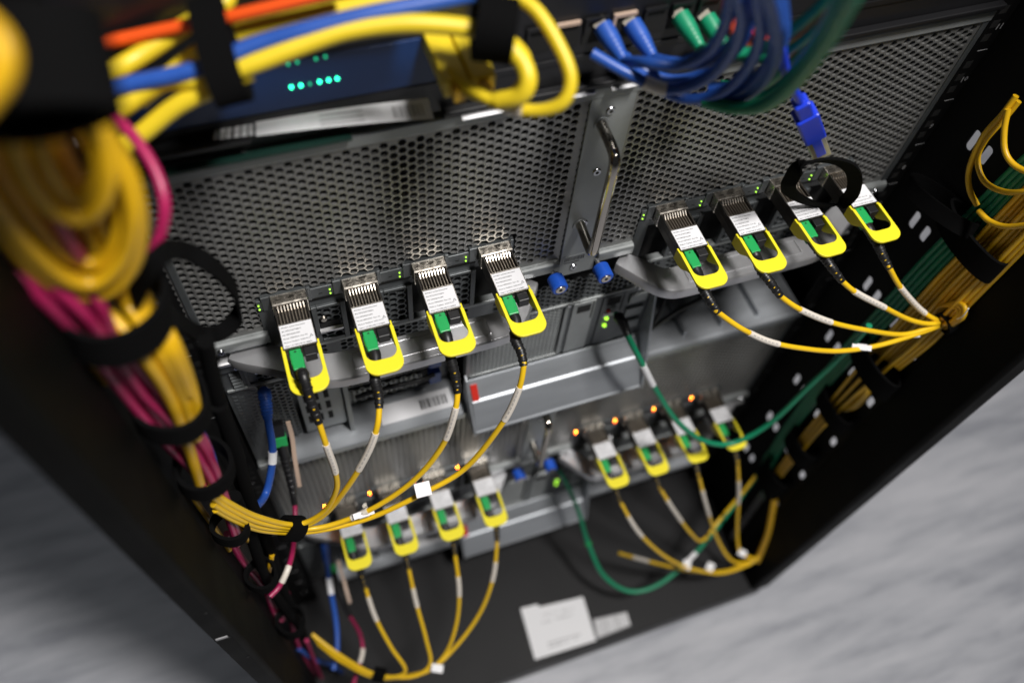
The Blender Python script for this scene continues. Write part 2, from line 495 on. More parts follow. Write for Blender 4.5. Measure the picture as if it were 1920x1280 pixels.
# ================================================================== SERVER
MX = [-93.5, -47.6, -0.9, 45.3, 178.0, 224.2, 270.9, 317.0]       # left edges of the eight ports
SX0, SX1 = -143.5, 391.5
DZ = -358.0
def make_server():
    s = empty('server', (124, 0, -234), 'upper server with green lights behind its eight plugged transceivers', 'server', 'servers in the rack')
    # shell behind the grilles
    MB().box(SX0 + 1, SX1 - 1, 14, 560, -104, 122).box(SX0 + 1, 205.5, 32, 560, -229, -104.2).box(205.6, SX1 - 1, 96, 560, -229, -104.2).build('chassis', 'black_hole', s)  # coloured near-black so the grille holes show deep shade
    MB().box(SX0, SX1, -2.0, 14, 115.5, 124).build('top_lip', 'galv', s, bevel=1.0)
    # long grilles: left and right of the centre strip, down to the port bezel
    def hole_l(cx, cz, mirror=False):
        x = 248 - cx if mirror else cx
        for q in MX:                                    # keep clear of the cages
            if q - 5.0 < cx < q + 26.5 and -60 < cz < 2.8:
                return None
        inbay = -103 < x < 71
        if inbay and cz < -1.5:
            return None
        if cz > 113.2 or x < SX0 + 5 or x > 106 or (cz < -32 and not inbay):
            return 0
        return 1
    MB().hexpanel(SX0 + 1, 111, -36.5, 117, 0, 6.0, 1.42, 2.0, hole_l).build('honeycomb_grille', 'mesh_steel', s)
    MB().hexpanel(138, SX1 - 1, -36.5, 117, 0, 6.0, 1.42, 2.0, lambda a, b_: hole_l(a, b_, True)).build('honeycomb_grille', 'mesh_steel', s)
    # narrow side flanges
    MB().box(SX0, SX0 + 4.5, -1.2, 14, -36, 115).build('side_flange', 'dark_steel', s, bevel=0.5)
    MB().box(SX1 - 4.5, SX1, -1.2, 14, -36, 115).build('side_flange', 'dark_steel', s, bevel=0.5)
    # centre strip
    cs = MB().box(109.6, 138.6, -1.6, 3, -58, 120).build('centre_strip', 'galv', s, bevel=0.6)
    for px, pz in ((123.4, 104.3), (123.3, 52.2), (122.2, 1.5), (121.4, -48.8)):
        sw = MB().cyl((px, -1.5, pz), (px, -2.6, pz), 3.2, 2.6, 20).build('screw', 'screw', cs, smooth=True)
        MB().cyl((px, -2.65, pz), (px, -2.75, pz), 1.2, 1.2, 6).build('socket', 'black_hole', sw)
    bs = MB().box(111.5, 130, -1.85, -1.5, -43.2, -34).build('barcode_sticker', 'galv', cs)
    bb = MB(); x = 113.0
    while x < 128.5:
        w_ = random.choice((0.35, 0.5, 0.8)); bb.box(x, x + w_, -1.98, -1.8, -40, -35.5); x += w_ + random.choice((0.4, 0.6))
    bb.box(113, 125, -1.98, -1.8, -42.2, -41.4)
    bb.build('bars', 'ink', bs)
    # carrying handle: bent steel bar
    hp = [(119.5, 0, 1.5), (119, -8, 1.3), (118.2, -21, 0.8), (117.8, -26.5, 2.2), (117.5, -29, 7.5), (117.2, -29.5, 20), (117, -29.5, 46), (117, -29.5, 74), (117.2, -29, 86), (117.6, -26.5, 92), (118, -20, 94.2), (118.5, -8, 95), (118.8, 0, 95)]
    hd = MB().tube(smooth_path(hp, 5), 3.5, 18).build('carry_handle', 'chrome', s, smooth=True)
    for zz in (1.5, 95):
        MB().cyl((119, -1.7, zz), (119, -2.4, zz), 5.2, 5.0, 24).build('washer', 'galv', hd, smooth=True)
    # lower flange bits left, centre and right of the port bays (rounded, catching the light)
    for x0, x1 in ((SX0, -101), (73, 108.5), (139.5, 168), (350, SX1)):
        pf = [(3, -36), (-2.5, -36.2), (-4.2, -37.5), (-4.6, -40), (-4.2, -46), (-2, -47), (3, -47)]
        MB().prism(pf, 'x', x0, x1).build('lower_flange', 'galv', s, bevel=0.5)
    # end brackets: screw, slot, rounded flange, screw
    for sgn in (0, 1):
        f = (lambda v: v) if sgn == 0 else (lambda v: 248 - v)
        br = boxes('end_bracket', 'dark_steel', s, 0.6, (f(SX0), f(-104), -1.2, 8, -53, -47.2), (f(SX0), f(-104), -1.6, 8, -75, -63.5))
        pf = [(8, -58.5), (-3.0, -58.5), (-4.6, -59.6), (-4.6, -62.2), (-3.0, -63.2), (8, -63.2)]
        MB().prism(pf, 'x', f(SX0), f(-108)).build('bright_flange', 'bright_steel', br, smooth=True)
        for sx_, sz in ((-133.4, -42.0), (-128.5, -69)):
            k = MB().cyl((f(sx_), -4.4 if sz > -50 else -1.5, sz), (f(sx_), -6.4 if sz > -50 else -3.6, sz), 2.7, 2.0, 18).build('screw', 'screw', br, smooth=True)
            yy = -6.45 if sz > -50 else -3.65
            MB().box(f(sx_) - 1.4, f(sx_) + 1.4, yy, yy - 0.05, sz - 0.3, sz + 0.3).box(f(sx_) - 0.3, f(sx_) + 0.3, yy, yy - 0.06, sz - 1.4, sz + 1.4).build('cross_slot', 'black_hole', k)
    # the two port bays
    for bx0, bx1, ms in ((-103, 71.5, MX[:4]), (176 - 8, 345.5, MX[4:])):
        bz = None
        # bezel strip with the lights, a step back below it
        edges = [bx0] + [v for q in ms for v in (q - 0.6, q + 23.2)] + [bx1]
        for i in range(0, len(edges), 2):
            if edges[i + 1] - edges[i] > 1:
                bz = MB().box(edges[i], edges[i + 1], -1.0, 3, -12.5, -2.0).build('port_bezel', 'dark_steel', s, bevel=0.4)
                MB().prism([(-1.0, -12.7), (5, -12.7), (5, -24), (3.5, -24)], 'x', edges[i], edges[i + 1]).build('bezel_step', 'black_hole', bz)
        # side cheeks of each cage and a frame round it
        for q in ms:
            boxes('cage_frame', 'dark_steel', bz, 0.4, (q - 6.0, q - 0.5, -1.8, 5, -12.5, 1.5), (q + 23.1, q + 25.6, -1.8, 5, -12.5, 1.5))
            MB().box(q - 0.5, q + 23.1, -0.8, 5, -15.5, 0.9).build('cage_mouth', 'dark_steel', bz)
            lx = q - 8.2
            for j, lz in enumerate((-6.2, -10.4)):
                MB().cyl((lx, -1.0, lz), (lx, -1.7, lz), 0.62, 0.45, 10).build('status_light', 'led_green', bz)
            # engraved arrow beside the light
            MB().box(lx + 11.5 - 19, lx + 14 - 19, -1.15, -1.0, -8.6, -8.0).build('engraving', 'black_hole', bz)
        # lower grilles between the cages
        for i, q in enumerate(ms):
            x0 = q + 25.0
            x1 = ms[i + 1] - 2.0 if i < 3 else bx1
            if x1 - x0 < 8:
                continue
            lg = MB().hexpanel(x0 + 2.2, x1 - 1.5, -62, -29, 0.4, 6.6, 1.25, 2.0)
            lg = lg.build('lower_grille', 'dark_steel', s)
            boxes('grille_frame', 'dark_steel', lg, 0.4, (x0 - 2, x0 + 1.6, -0.6, 4, -68, -24), (x1 - 1.6, x1 + 2, -0.6, 4, -68, -24), (x0 + 1.7, x1 - 1.7, -0.6, 4, -68, -64.5), (x0 + 1.7, x1 - 1.7, -0.6, 4, -27, -24.2))
        x0, x1 = bx0, ms[0] - 2
        boxes('back_strip', 'dark_steel', s, 0, (ms[0] - 2, bx1, 1.5, 6, -24, -16), (bx0, ms[0] - 1, -0.5, 5, -68, -12.7))
        # latch opening with a bright sill beside the first cage
        lo = MB().box(ms[0] + 27, ms[0] + 41, -0.75, -0.55, -50, -43).build('latch_opening', 'black_hole', s)
        MB().prism([(-0.8, -50), (-3.2, -50.6), (-3.2, -52.4), (-0.8, -53)], 'x', ms[0] + 26, ms[0] + 42).build('sill', 'bright_steel', lo, smooth=True)
        MB().cyl((ms[0] + 30, -0.6, -38), (ms[0] + 30, -2.4, -38), 2.6, 2.0, 16).build('screw', 'nickel', lo, smooth=True)
    # blue thumbscrews
    for tx, tz in ((103.5, -45.0), (139.5, -45.5)):
        k = MB().tube([(tx, -9, tz), (tx, -9.8, tz), (tx, -20.0, tz), (tx, -20.8, tz)], lambda t: 5.4 if t in (0, 1) else 6.2, 28).build('thumbscrew', 'knob_blue', s, smooth=True)
        MB().cyl((tx, 0, tz), (tx, -9, tz), 1.7, 1.7, 14).build('shank', 'bright_steel', k, smooth=True)
        rim = MB().cyl((tx, -20.8, tz), (tx, -21.3, tz), 3.9, 3.6, 22).build('screw_head', 'nickel', k, smooth=True)
        MB().cyl((tx, -21.32, tz), (tx, -21.42, tz), 1.5, 1.5, 6).build('socket', 'black_hole', k)
    # lower tray: fine grille strip right under the ports
    def strip_hole(cx, cz):
        if -58 < cx < 40 or 60 < cx < 200 or 208 < cx < 306:
            return 1
        if -118 < cx < -66 and cz < -74 or 314 < cx < 366 and cz < -74:
            return 1
        return 0
    MB().hexpanel(SX0 + 3, SX1 - 3, -101, -71, 1.0, 5.6, 1.2, 1.8, strip_hole).build('tray_grille', 'dark_steel', s)
    boxes('tray_edge', 'galv', s, 0.5, (SX0 + 2, SX1 - 2, -0.4, 8, -105, -102), (-103, 71, -0.2, 6, -72, -68.5), (168, 345, -0.2, 6, -72, -68.5))
    # louvres at the far left of the tray
    lv = MB()
    for k in range(6):
        z = -78 - 4.4 * k
        lv.prism([(0.6, z), (-1.6, z - 1.6), (0.6, z - 2.6)], 'x', -135.5, -128.5)
    lv.build('louvre_row', 'dark_steel', s)
    br = MB().box(-126.5, -66, -0.2, 0.9, -103, -100.5).box(-126.5, -124, -0.2, 0.9, -100.4, -74).build('card_bracket', 'dark_steel', s, bevel=0.3)
    MB().cyl((-117, 0.8, -85), (-117, -1.4, -85), 2.2, 1.8, 14).build('screw', 'screw', br, smooth=True)
    # ejector levers, cast, swept out from the face and back
    def lever(f):
        path = [(-128, 1), (-118, -4), (-98, -14), (-78, -26), (-66, -30.5), (-50, -31.5), (-20, -31.5), (20, -31.5), (50, -31.5), (60, -30), (68, -24), (78, -12), (88, -1)]
        pts = smooth_path([(f(a), b_, 0) for a, b_ in path], 6)
        n = len(pts)
        mb = MB(); vs = []
        for i, p in enumerate(pts):
            a = pts[max(0, i - 1)]; c = pts[min(n - 1, i + 1)]
            tg = (c - a).normalized(); nn = Vector((-tg.y, tg.x, 0))
            t = i / (n - 1)
            wid = 6.5 + 5.5 * math.sin(math.pi * min(1, t * 1.0)) ** 0.6
            hz = 4.8
            zc = -57.5
            prof = [(-wid, -hz), (-wid, hz * 0.72), (-wid * 0.9, hz), (wid * 0.9, hz), (wid, hz * 0.72), (wid, -hz)]
            for u, v in prof:
                vs.append((p.x + nn.x * u, p.y + nn.y * u, zc + v))
        k = 6; fs = []
        for i in range(n - 1):
            for j in range(k):
                j2 = (j + 1) % k
                fs.append((i * k + j, i * k + j2, (i + 1) * k + j2, (i + 1) * k + j))
        fs += [tuple(range(k)), tuple((n - 1) * k + j for j in range(k))]
        mb.add(vs, fs)
        lv = mb.build('ejector_lever', 'cast_alu', s, bevel=0.9, smooth=True)
        # raised rim of the grip panel
        x0, x1 = sorted((f(-52), f(46)))
        r = MB()
        r.box(x0, x1, -24.6, -23.6, -52.9, -52.1).box(x0, x1, -37.6, -36.6, -52.4, -51.7).box(x0, x0 + 1, -36.5, -24.7, -52.4, -51.7).box(x1 - 1, x1, -36.5, -24.7, -52.4, -51.7)
        r.build('grip_rim', 'cast_alu', lv, bevel=0.25)
        return lv
    lever(lambda v: v)
    lever(lambda v: 248 - v)
    # lower middle bay: vent, two card slots, sloping ledge with side cheeks
    vt = MB().hexpanel(46, 124, -178, -107, 1.2, 4.3, 1.5, 1.2)
    vt = vt.build('vent_grille', 'galv', s)
    boxes('vent_frame', 'galv', vt, 0.4, (42, 45.5, 0.5, 8, -182, -105.5), (124.5, 128, 0.5, 8, -182, -105.5), (45.6, 124.4, 0.5, 8, -182, -179.5))
    for i, (x0, x1, mt) in enumerate(((131, 151, 'galv'), (158, 178, 'dark_steel'))):
        cb = MB().box(x0, x1, -0.3, 1.4, -180, -106).build('slot_cover', mt, s, bevel=0.4)
        MB().box(x0 + 4, x0 + 16, -0.5, -0.25, -120, -110).build('network_port', 'black_hole', cb)
        MB().box(x0 + 17.5, x0 + 18.6, -0.5, -0.25, -132, -108).build('groove', 'black_hole', cb)
        if i == 1:
            for z, mt2 in ((-128, 'red_plastic'), (-139, 'led_green'), (-150, 'led_green')):
                MB().cyl((x0 + 7, -0.3, z), (x0 + 7, -2.4, z), 2.0, 1.4, 10).build('indicator', mt2, cb)
            MB().box(x0 + 3, x0 + 13, -1.2, -0.25, -136, -132).build('port_label', 'label_white', cb)
    boxes('bay_wall', 'dark_steel', s, 0, (179, 204, 1.0, 4, -182, -105.5), (128.2, 130.6, 1, 4, -182, -105.5), (151.4, 157.6, 1.0, 4, -182, -105.5))
    ld = MB().prism([(-0.2, -182), (-2, -182), (-14.0, -196.5), (-16.5, -197.5), (-29.5, -226.5), (-31, -227.5), (-31, -230), (-0.2, -230)], 'x', 43, 203).build('sloping_ledge', 'ledge_steel', s, bevel=0.7)
    MB().prism([(1, -108), (-4, -112), (-31.5, -224), (-31.5, -231), (1, -231)], 'x', 203.2, 205.2).build('cheek', 'ledge_steel', ld, bevel=0.4)
    MB().prism([(1, -176), (-4, -179), (-32, -225), (-32, -231), (1, -231)], 'x', 40.6, 42.6).build('cheek', 'ledge_steel', ld, bevel=0.4)
    MB().prism([(-4, -186.0), (-14.2, -198.2), (-15.6, -196.2), (-5.4, -184.0)], 'x', 44, 50).build('red_latch', 'red_plastic', ld, bevel=0.3)
    # lower right bay: dark, with a bright sill
    MB().box(206, SX1 - 1, 92, 95, -221, -105.5).build('bay_back', 'dark_steel', s)
    MB().prism([(91.5, -222), (-3, -222), (-5, -224), (-5, -230), (-3, -232), (91.5, -232)], 'x', 206, SX1).build('bay_sill', 'ledge_steel', s, bevel=0.6)
    cb = MB()
    cb.tube(smooth_path([(228, 20, -120), (224, 5, -150), (215, 0, -185), (212, 2, -214)], 6), 2.0, 8)
    cb.build('inner_cable', 'boot_black', s, smooth=True)
    MB().tube(smooth_path([(300, 18, -125), (270, 4, -150), (240, 2, -165), (222, 8, -200)], 6), 2.0, 8).build('inner_cable', 'boot_black', s, smooth=True)
    MB().box(262, 276, 18, 27, -150, -118).build('inner_connector', 'cord_blue', s, bevel=0.5)
    # lower left bay: card brackets, vent rows and the sill with its label
    MB().box(SX0 + 1, 40, 24, 27, -229, -105.5).build('bay_back', 'switch_black', s)
    MB().box(SX0, SX0 + 22, 2, 10, -229, -105.5).build('bay_wall', 'dark_steel', s, bevel=0.5)
    MB().box(-96, -62, 3, 6, -205, -106).build('card_bracket', 'galv', s, bevel=0.5)
    MB().box(-61, -57, -2, 6, -215, -106).build('card_divider', 'galv', s, bevel=0.5)
    for z0 in (-150, -176):
        pb = MB().hexpanel(-54, 6, z0 + 2, z0 + 18, 4.0, 5.0, 1.6, 1.5).build('card_vent', 'galv', s)
        MB().box(-56, 10, 5.6, 6.5, z0, z0 + 20).build('card_backing', 'black_hole', pb)
        MB().box(10.3, 20, 0, 8, z0 + 2, z0 + 18).build('blue_latch', 'cord_blue', pb, bevel=0.5)
    MB().tube(smooth_path([(-52, -2, -158), (-30, -4, -152), (0, -3, -156), (14, -2, -154)], 6), 2.2, 8).build('inner_cable', 'boot_black', s, smooth=True)
    sl = MB().prism([(24, -214), (-6, -216), (-12, -221), (-12, -229), (-9, -231.5), (24, -231.5)], 'x', -112, 40).build('bay_sill', 'ledge_steel', s, bevel=0.8)
    lb = MB().add([(-34, 14, -214.3), (-34, -4.5, -215.7), (31, -4.5, -215.7), (31, 14, -214.3)], [(0, 1, 2, 3)]).build('sill_label', 'label_white', sl)
    bb = MB(); x = 2.0
    while x < 26:
        w_ = random.choice((0.8, 1.4, 2.0)); bb.add([(x, 9, -214.6), (x, 0, -215.2), (x + w_, 0, -215.2), (x + w_, 9, -214.6)], [(0, 1, 2, 3)]); x += w_ + random.choice((0.9, 1.4))
    bb.build('bars', 'ink', lb)
    MB().box(-96, -60, 10, 22, -213, -207).cyl((-80, 9.9, -210), (-80, 8.5, -210), 2.5, 2.5, 12).build('fan_guard', 'switch_black', s)
    for k in range(5):                                    # retaining screws along the tray edge
        x = -60 + 62 * k
        MB().cyl((x, -0.3, -103.5), (x, -2.0, -103.5), 1.9, 1.5, 14).build('screw', 'screw', s, smooth=True)
    for k, x in enumerate((-92, -84, -76)):               # ventilation slits in the card bracket
        for j in range(4):
            MB().box(x, x + 4, 2.85, 3.1, -190 + 18 * j, -178 + 18 * j).build('bracket_slit', 'black_hole', s)
    for x0, x1 in ((-140, -124), (-118, -99)):
        MB().hexpanel(x0 + 2, x1, -200, -112, 1.6, 5.4, 1.8, 1.2).build('side_vent', 'dark_steel', s)
    for z in (-120, -140, -160):                          # latch block, cable clip and label plate by the right cheek
        MB().box(183, 199, -1.2, 0.9, z - 6, z + 6).build('blank_cover', 'galv', s, bevel=0.5)
    for x in (222, 262, 302, 342):                        # ribs on the deep tray of the right bay
        MB().box(x, x + 3, 4, 90, -221.9, -214).build('tray_rib', 'ledge_steel', s, bevel=0.4)
    MB().hexpanel(212, SX1 - 8, -200, -112, 89.5, 6.6, 2.0, 2.0).build('bay_grille', 'galv', s)
    return s

server = make_server()
low = copy_tree(server)
low.location.z += DZ * S
low['label'] = 'lower server with orange lights, just above the black base plate'
n_ = 0
for o in [k for k in bpy.data.objects if k.parent and k.parent.parent == low and k.name.startswith('status_light')]:
    o.data = o.data.copy(); o.data.materials[0] = M['led_orange'] if n_ % 2 == 0 else M['led_orange_dim']
    n_ += 1

# ================================================================== TRANSCEIVERS
def rr_path(x0, x1, ya, yb, r, n=6):
    """U outline open at ya, rounded at yb"""
    out = [(x0, ya)]
    for k in range(n + 1):
        a = math.radians(180 + 90 * k / n); out.append((x0 + r + r * math.cos(a), yb + r + r * math.sin(a)))
    for k in range(n + 1):
        a = math.radians(270 + 90 * k / n); out.append((x1 - r + r * math.cos(a), yb + r + r * math.sin(a)))
    out.append((x1, ya))
    return out
def make_module():
    t = empty('transceiver', (0, 0, 0), 'x', 'transceiver')
    MB().box(0.7, 21.9, -42, -8.6, -13, -5.2).box(0.7, 2.0, -23.2, -8.6, -5.1, -0.4).box(20.6, 21.9, -23.2, -8.6, -5.1, -0.4).box(0.7, 21.9, -42, -23.3, -5.1, -0.25).build('body', 'module_side', t, bevel=0.25)
    cl = MB().prism([(1, -13.6), (1, 0.0), (-7.2, 0.0), (-8.4, -0.9), (-8.4, -13.6)], 'x', 0, 22.6).build('collar', 'nickel', t, bevel=0.35)
    sl = MB()
    for k in range(3):
        sl.box(2.6 + 7 * k, 6.2 + 7 * k, -4.6, -3.9, 0.02, 0.06)
    sl.build('collar_slots', 'module_side', cl)
    fin = MB(); tip = MB()
    for k in range(9):
        x = 2.75 + 2.02 * k
        fin.prism([(-8.7, -5), (-8.7, -0.4), (-9.3, -0.25), (-12.6, -2.35), (-13.2, -2.0), (-23.2, -1.6), (-23.2, -5)], 'x', x + 0.2, x + 0.78)
        tip.add([(x + 0.1, -9.5, -0.30), (x + 0.1, -11.6, -1.62), (x + 0.9, -11.6, -1.62), (x + 0.9, -9.5, -0.30)], [(0, 1, 2, 3)])  # brighter facets tilted towards the lamp, standing in for the fin-end highlights
    fn_ = fin.build('heat_sink_fins', 'nickel_fin', t)
    tip.build('fin_tip_glints', 'nickel', fn_)
    lb = MB().box(1.3, 21.3, -41.3, -24.2, -0.24, 0.0).build('label', 'label_white', t)
    text_mesh('printed_text', ['400Gb/s optical transceiver', 'SN: MT2338VT08876', 'PN: MMS4X00-NM', 'Model: MMS4X00  Rev: A2', 'Made in Thailand  2023-09-21', 'Class 1 21CFR1040.10 LN#56'], 1.36, 'ink', lb, (2.2, -26.6, 0.03), (0, 0, 0), 2.05)
    tr = MB()                                 # warning triangle
    o3 = [(18.2, -36.6), (20.4, -36.6), (19.3, -34.5)]; i3 = [(18.65, -36.35), (19.95, -36.35), (19.3, -35.1)]
    tr.add([(a, b_, 0.03) for a, b_ in o3 + i3], [(0, 1, 4, 3), (1, 2, 5, 4), (2, 0, 3, 5)])
    tr.build('warning_mark', 'ink', lb)
    MB().box(0.9, 21.7, -42.3, -41.5, -0.2, 0.12).box(0.9, 21.7, -24.0, -23.3, -0.2, 0.12).box(0.9, 1.25, -41.4, -24.1, -0.2, 0.08).box(21.35, 21.7, -41.4, -24.1, -0.2, 0.08).build('label_rim', 'nickel', lb)
    MB().box(12.4, 19.8, -48.5, -41.9, -9.5, -2.0).build('dust_plug', 'boot_black', t, bevel=0.5)
    # pull tab: flat loop plus two flanks that deepen towards the body
    outer = rr_path(-0.6, 23.2, -43, -75.5, 7.5)
    inner = rr_path(1.7, 20.9, -43, -65.2, 5.8)
    mb = MB().prism(outer + inner[::-1], 'z', -2.2, -0.3)
    for x0 in (-0.55, 21.0):
        prof = [(-38.5, -1.2), (-44, -0.9), (-50, -0.9), (-60, -2.25), (-56.5, -4.2), (-53, -7.5), (-49.5, -10.2), (-45, -11.6), (-38.5, -11.6)]
        mb.prism(prof, 'x', x0, x0 + 2.0)
    mb.build('pull_tab', 'tab_yellow', t, bevel=0.35)
    return t
mod = make_module()
WHERE = ['leftmost', 'second from left', 'third from left', 'fourth from left', 'fifth from left', 'sixth from left', 'seventh from left', 'rightmost']
mods = {}
first = True
for row, z in (('upper', 0.0), ('lower', DZ)):
    for i, x in enumerate(MX):
        o = mod if first else copy_tree(mod)
        first = False
        o.location = Vector((x, 0, z)) * S
        o['_o'] = (x, 0, z)
        o.rotation_euler = (math.radians(random.uniform(-0.5, 0.4)), 0, math.radians(random.uniform(-0.7, 0.7)))   # seated a little unevenly
        o['label'] = '%s yellow-tabbed transceiver in the %s server, white label on top' % (WHERE[i], row)
        o['group'] = 'transceivers plugged into the servers'
        if row == 'upper' and i == 6:
            o['label'] = 'seventh yellow-tabbed transceiver of the upper server, half hidden by a black strap'
        mods[(row, i)] = o

# ================================================================== CABLES
def near_index(path, px):
    best, bi = 1e9, 0
    for i, p in enumerate(path):
        q = proj(p); d = (q[0] - px[0]) ** 2 + (q[1] - px[1]) ** 2
        if d < best: best, bi = d, i
    return bi
def sub(path, a, b_):
    i, j = sorted((near_index(path, a), near_index(path, b_)))
    return path[i:max(j, i + 2) + 1]
def cord(name, pts, r, material, label, cat, group=None, sleeves=(), sleeve_mat='sleeve_white', per=8, seg=12):
    path = smooth_path(pts, per)
    if not sleeves:
        o = MB().tube(path, r, seg).build(name, material, None, smooth=True, origin=path[0])
        return tag(o, label, cat, group), path
    t = empty(name, path[0], label, cat, group)
    MB().tube(path, r, seg).build('cord', material, t, smooth=True)
    for a, b_ in sleeves:
        sp = sub(path, a, b_)
        MB().tube(sp, r * 1.14 + 0.12, seg).build('marker_sleeve', sleeve_mat, t, smooth=True)
    return t, path

def boot(mb, path, r0, r1, rings=7):
    """ribbed strain relief tapering along path"""
    n = len(path)
    L = [0.0]
    for i in range(1, n): L.append(L[-1] + (path[i] - path[i - 1]).length)
    def rad(t):
        return r0 + (r1 - r0) * t
    mb.tube(path, rad, 14)
    for k in range(rings):
        f = 0.35 + 0.6 * k / rings
        i = min(n - 2, int(f * (n - 1)))
        d = (path[i + 1] - path[i]).normalized()
        c = path[i].lerp(path[i + 1], 0.5)
        mb.tube([c - d * 0.9, c - d * 0.5, c + d * 0.5, c + d * 0.9], lambda t, rr=rad(f): rr * (1.0 if t in (0, 1) else 1.13), 14)
    return mb

def fibre(row, i, bpts, cpts, sleeves, label):
    """MPO patch cord: green connector, black boot, yellow cord, white marker sleeves"""
    x = MX[i]; z = 0 if row == 'upper' else DZ
    t = empty('fiber_cable', (x + 7.2, -42, z - 6), label, 'cable', 'yellow fibre cables plugged into the transceivers')
    c = MB().box(x + 3.4, x + 10.4, -56.0, -40.5, z - 10.2, z - 2.2)
    c.box(x + 3.0, x + 10.8, -52.5, -44.5, z - 9.9, z - 2.5)
    cn = c.build('connector', 'plug_green', t, bevel=0.6)
    MB().prism([(x + 6.0, -44.0), (x + 7.8, -44.0), (x + 6.9, -42.6)], 'z', z - 2.3, z - 2.05).build('arrow_mark', 'boot_black', cn)
    bp = smooth_path([(x + 6.9, -55, z - 6.4), (x + 6.9, -60, z - 6.8)] + bpts, 8)
    bm_ = boot(MB(), bp, 4.1, 2.6, 8)
    bo = bm_.build('strain_boot', 'boot_black', t, smooth=True)
    # yellow glimpses of cord through the slotted end of the boot
    gl = MB()
    for f in (0.70, 0.84, 0.96):
        k = min(len(bp) - 2, int(f * (len(bp) - 1)))
        d = (bp[k + 1] - bp[k]).normalized()
        side = (CAM - bp[k]).normalized(); side = (side - d * side.dot(d)).normalized()
        rr = (4.1 + (2.6 - 4.1) * f)
        c0 = bp[k] + side * (rr * 1.02)
        gl.tube([c0 - d * 0.28, c0 + d * 0.28], 0.75, 8)
    gl.build('slot_glimpses', 'cord_yellow', bo)
    path = smooth_path([bp[-4], bp[-1]] + cpts, 8)
    co = MB().tube(path, 1.95, 12).build('cord', 'cord_yellow', t, smooth=True)
    for a, b_ in sleeves:
        sp = sub(path, a, b_)
        sm = MB().tube(sp, 2.4, 12).build('marker_sleeve', 'sleeve_white', t, smooth=True)
        # printing on the sleeve, a row of small dark strokes facing up
        pr = MB()
        for k in range(1, len(sp) - 1):
            d = (sp[k + 1] - sp[k]).normalized()
            side = (CAM - sp[k]).normalized(); side = (side - d * side.dot(d)).normalized()
            c0 = sp[k] + side * 2.38
            wv = d.cross(side)
            for j in range(3):
                c1 = c0 + d * (j * 0.9 - 0.9)
                pr.add([c1 - wv * 0.5 - d * 0.22 + side * 0.06, c1 + wv * 0.5 - d * 0.22 + side * 0.06, c1 + wv * 0.5 + d * 0.22 + side * 0.06, c1 - wv * 0.5 + d * 0.22 + side * 0.06], [(0, 1, 2, 3)])
        pr.build('printed_code', 'mark_grey', sm)
    return t, path

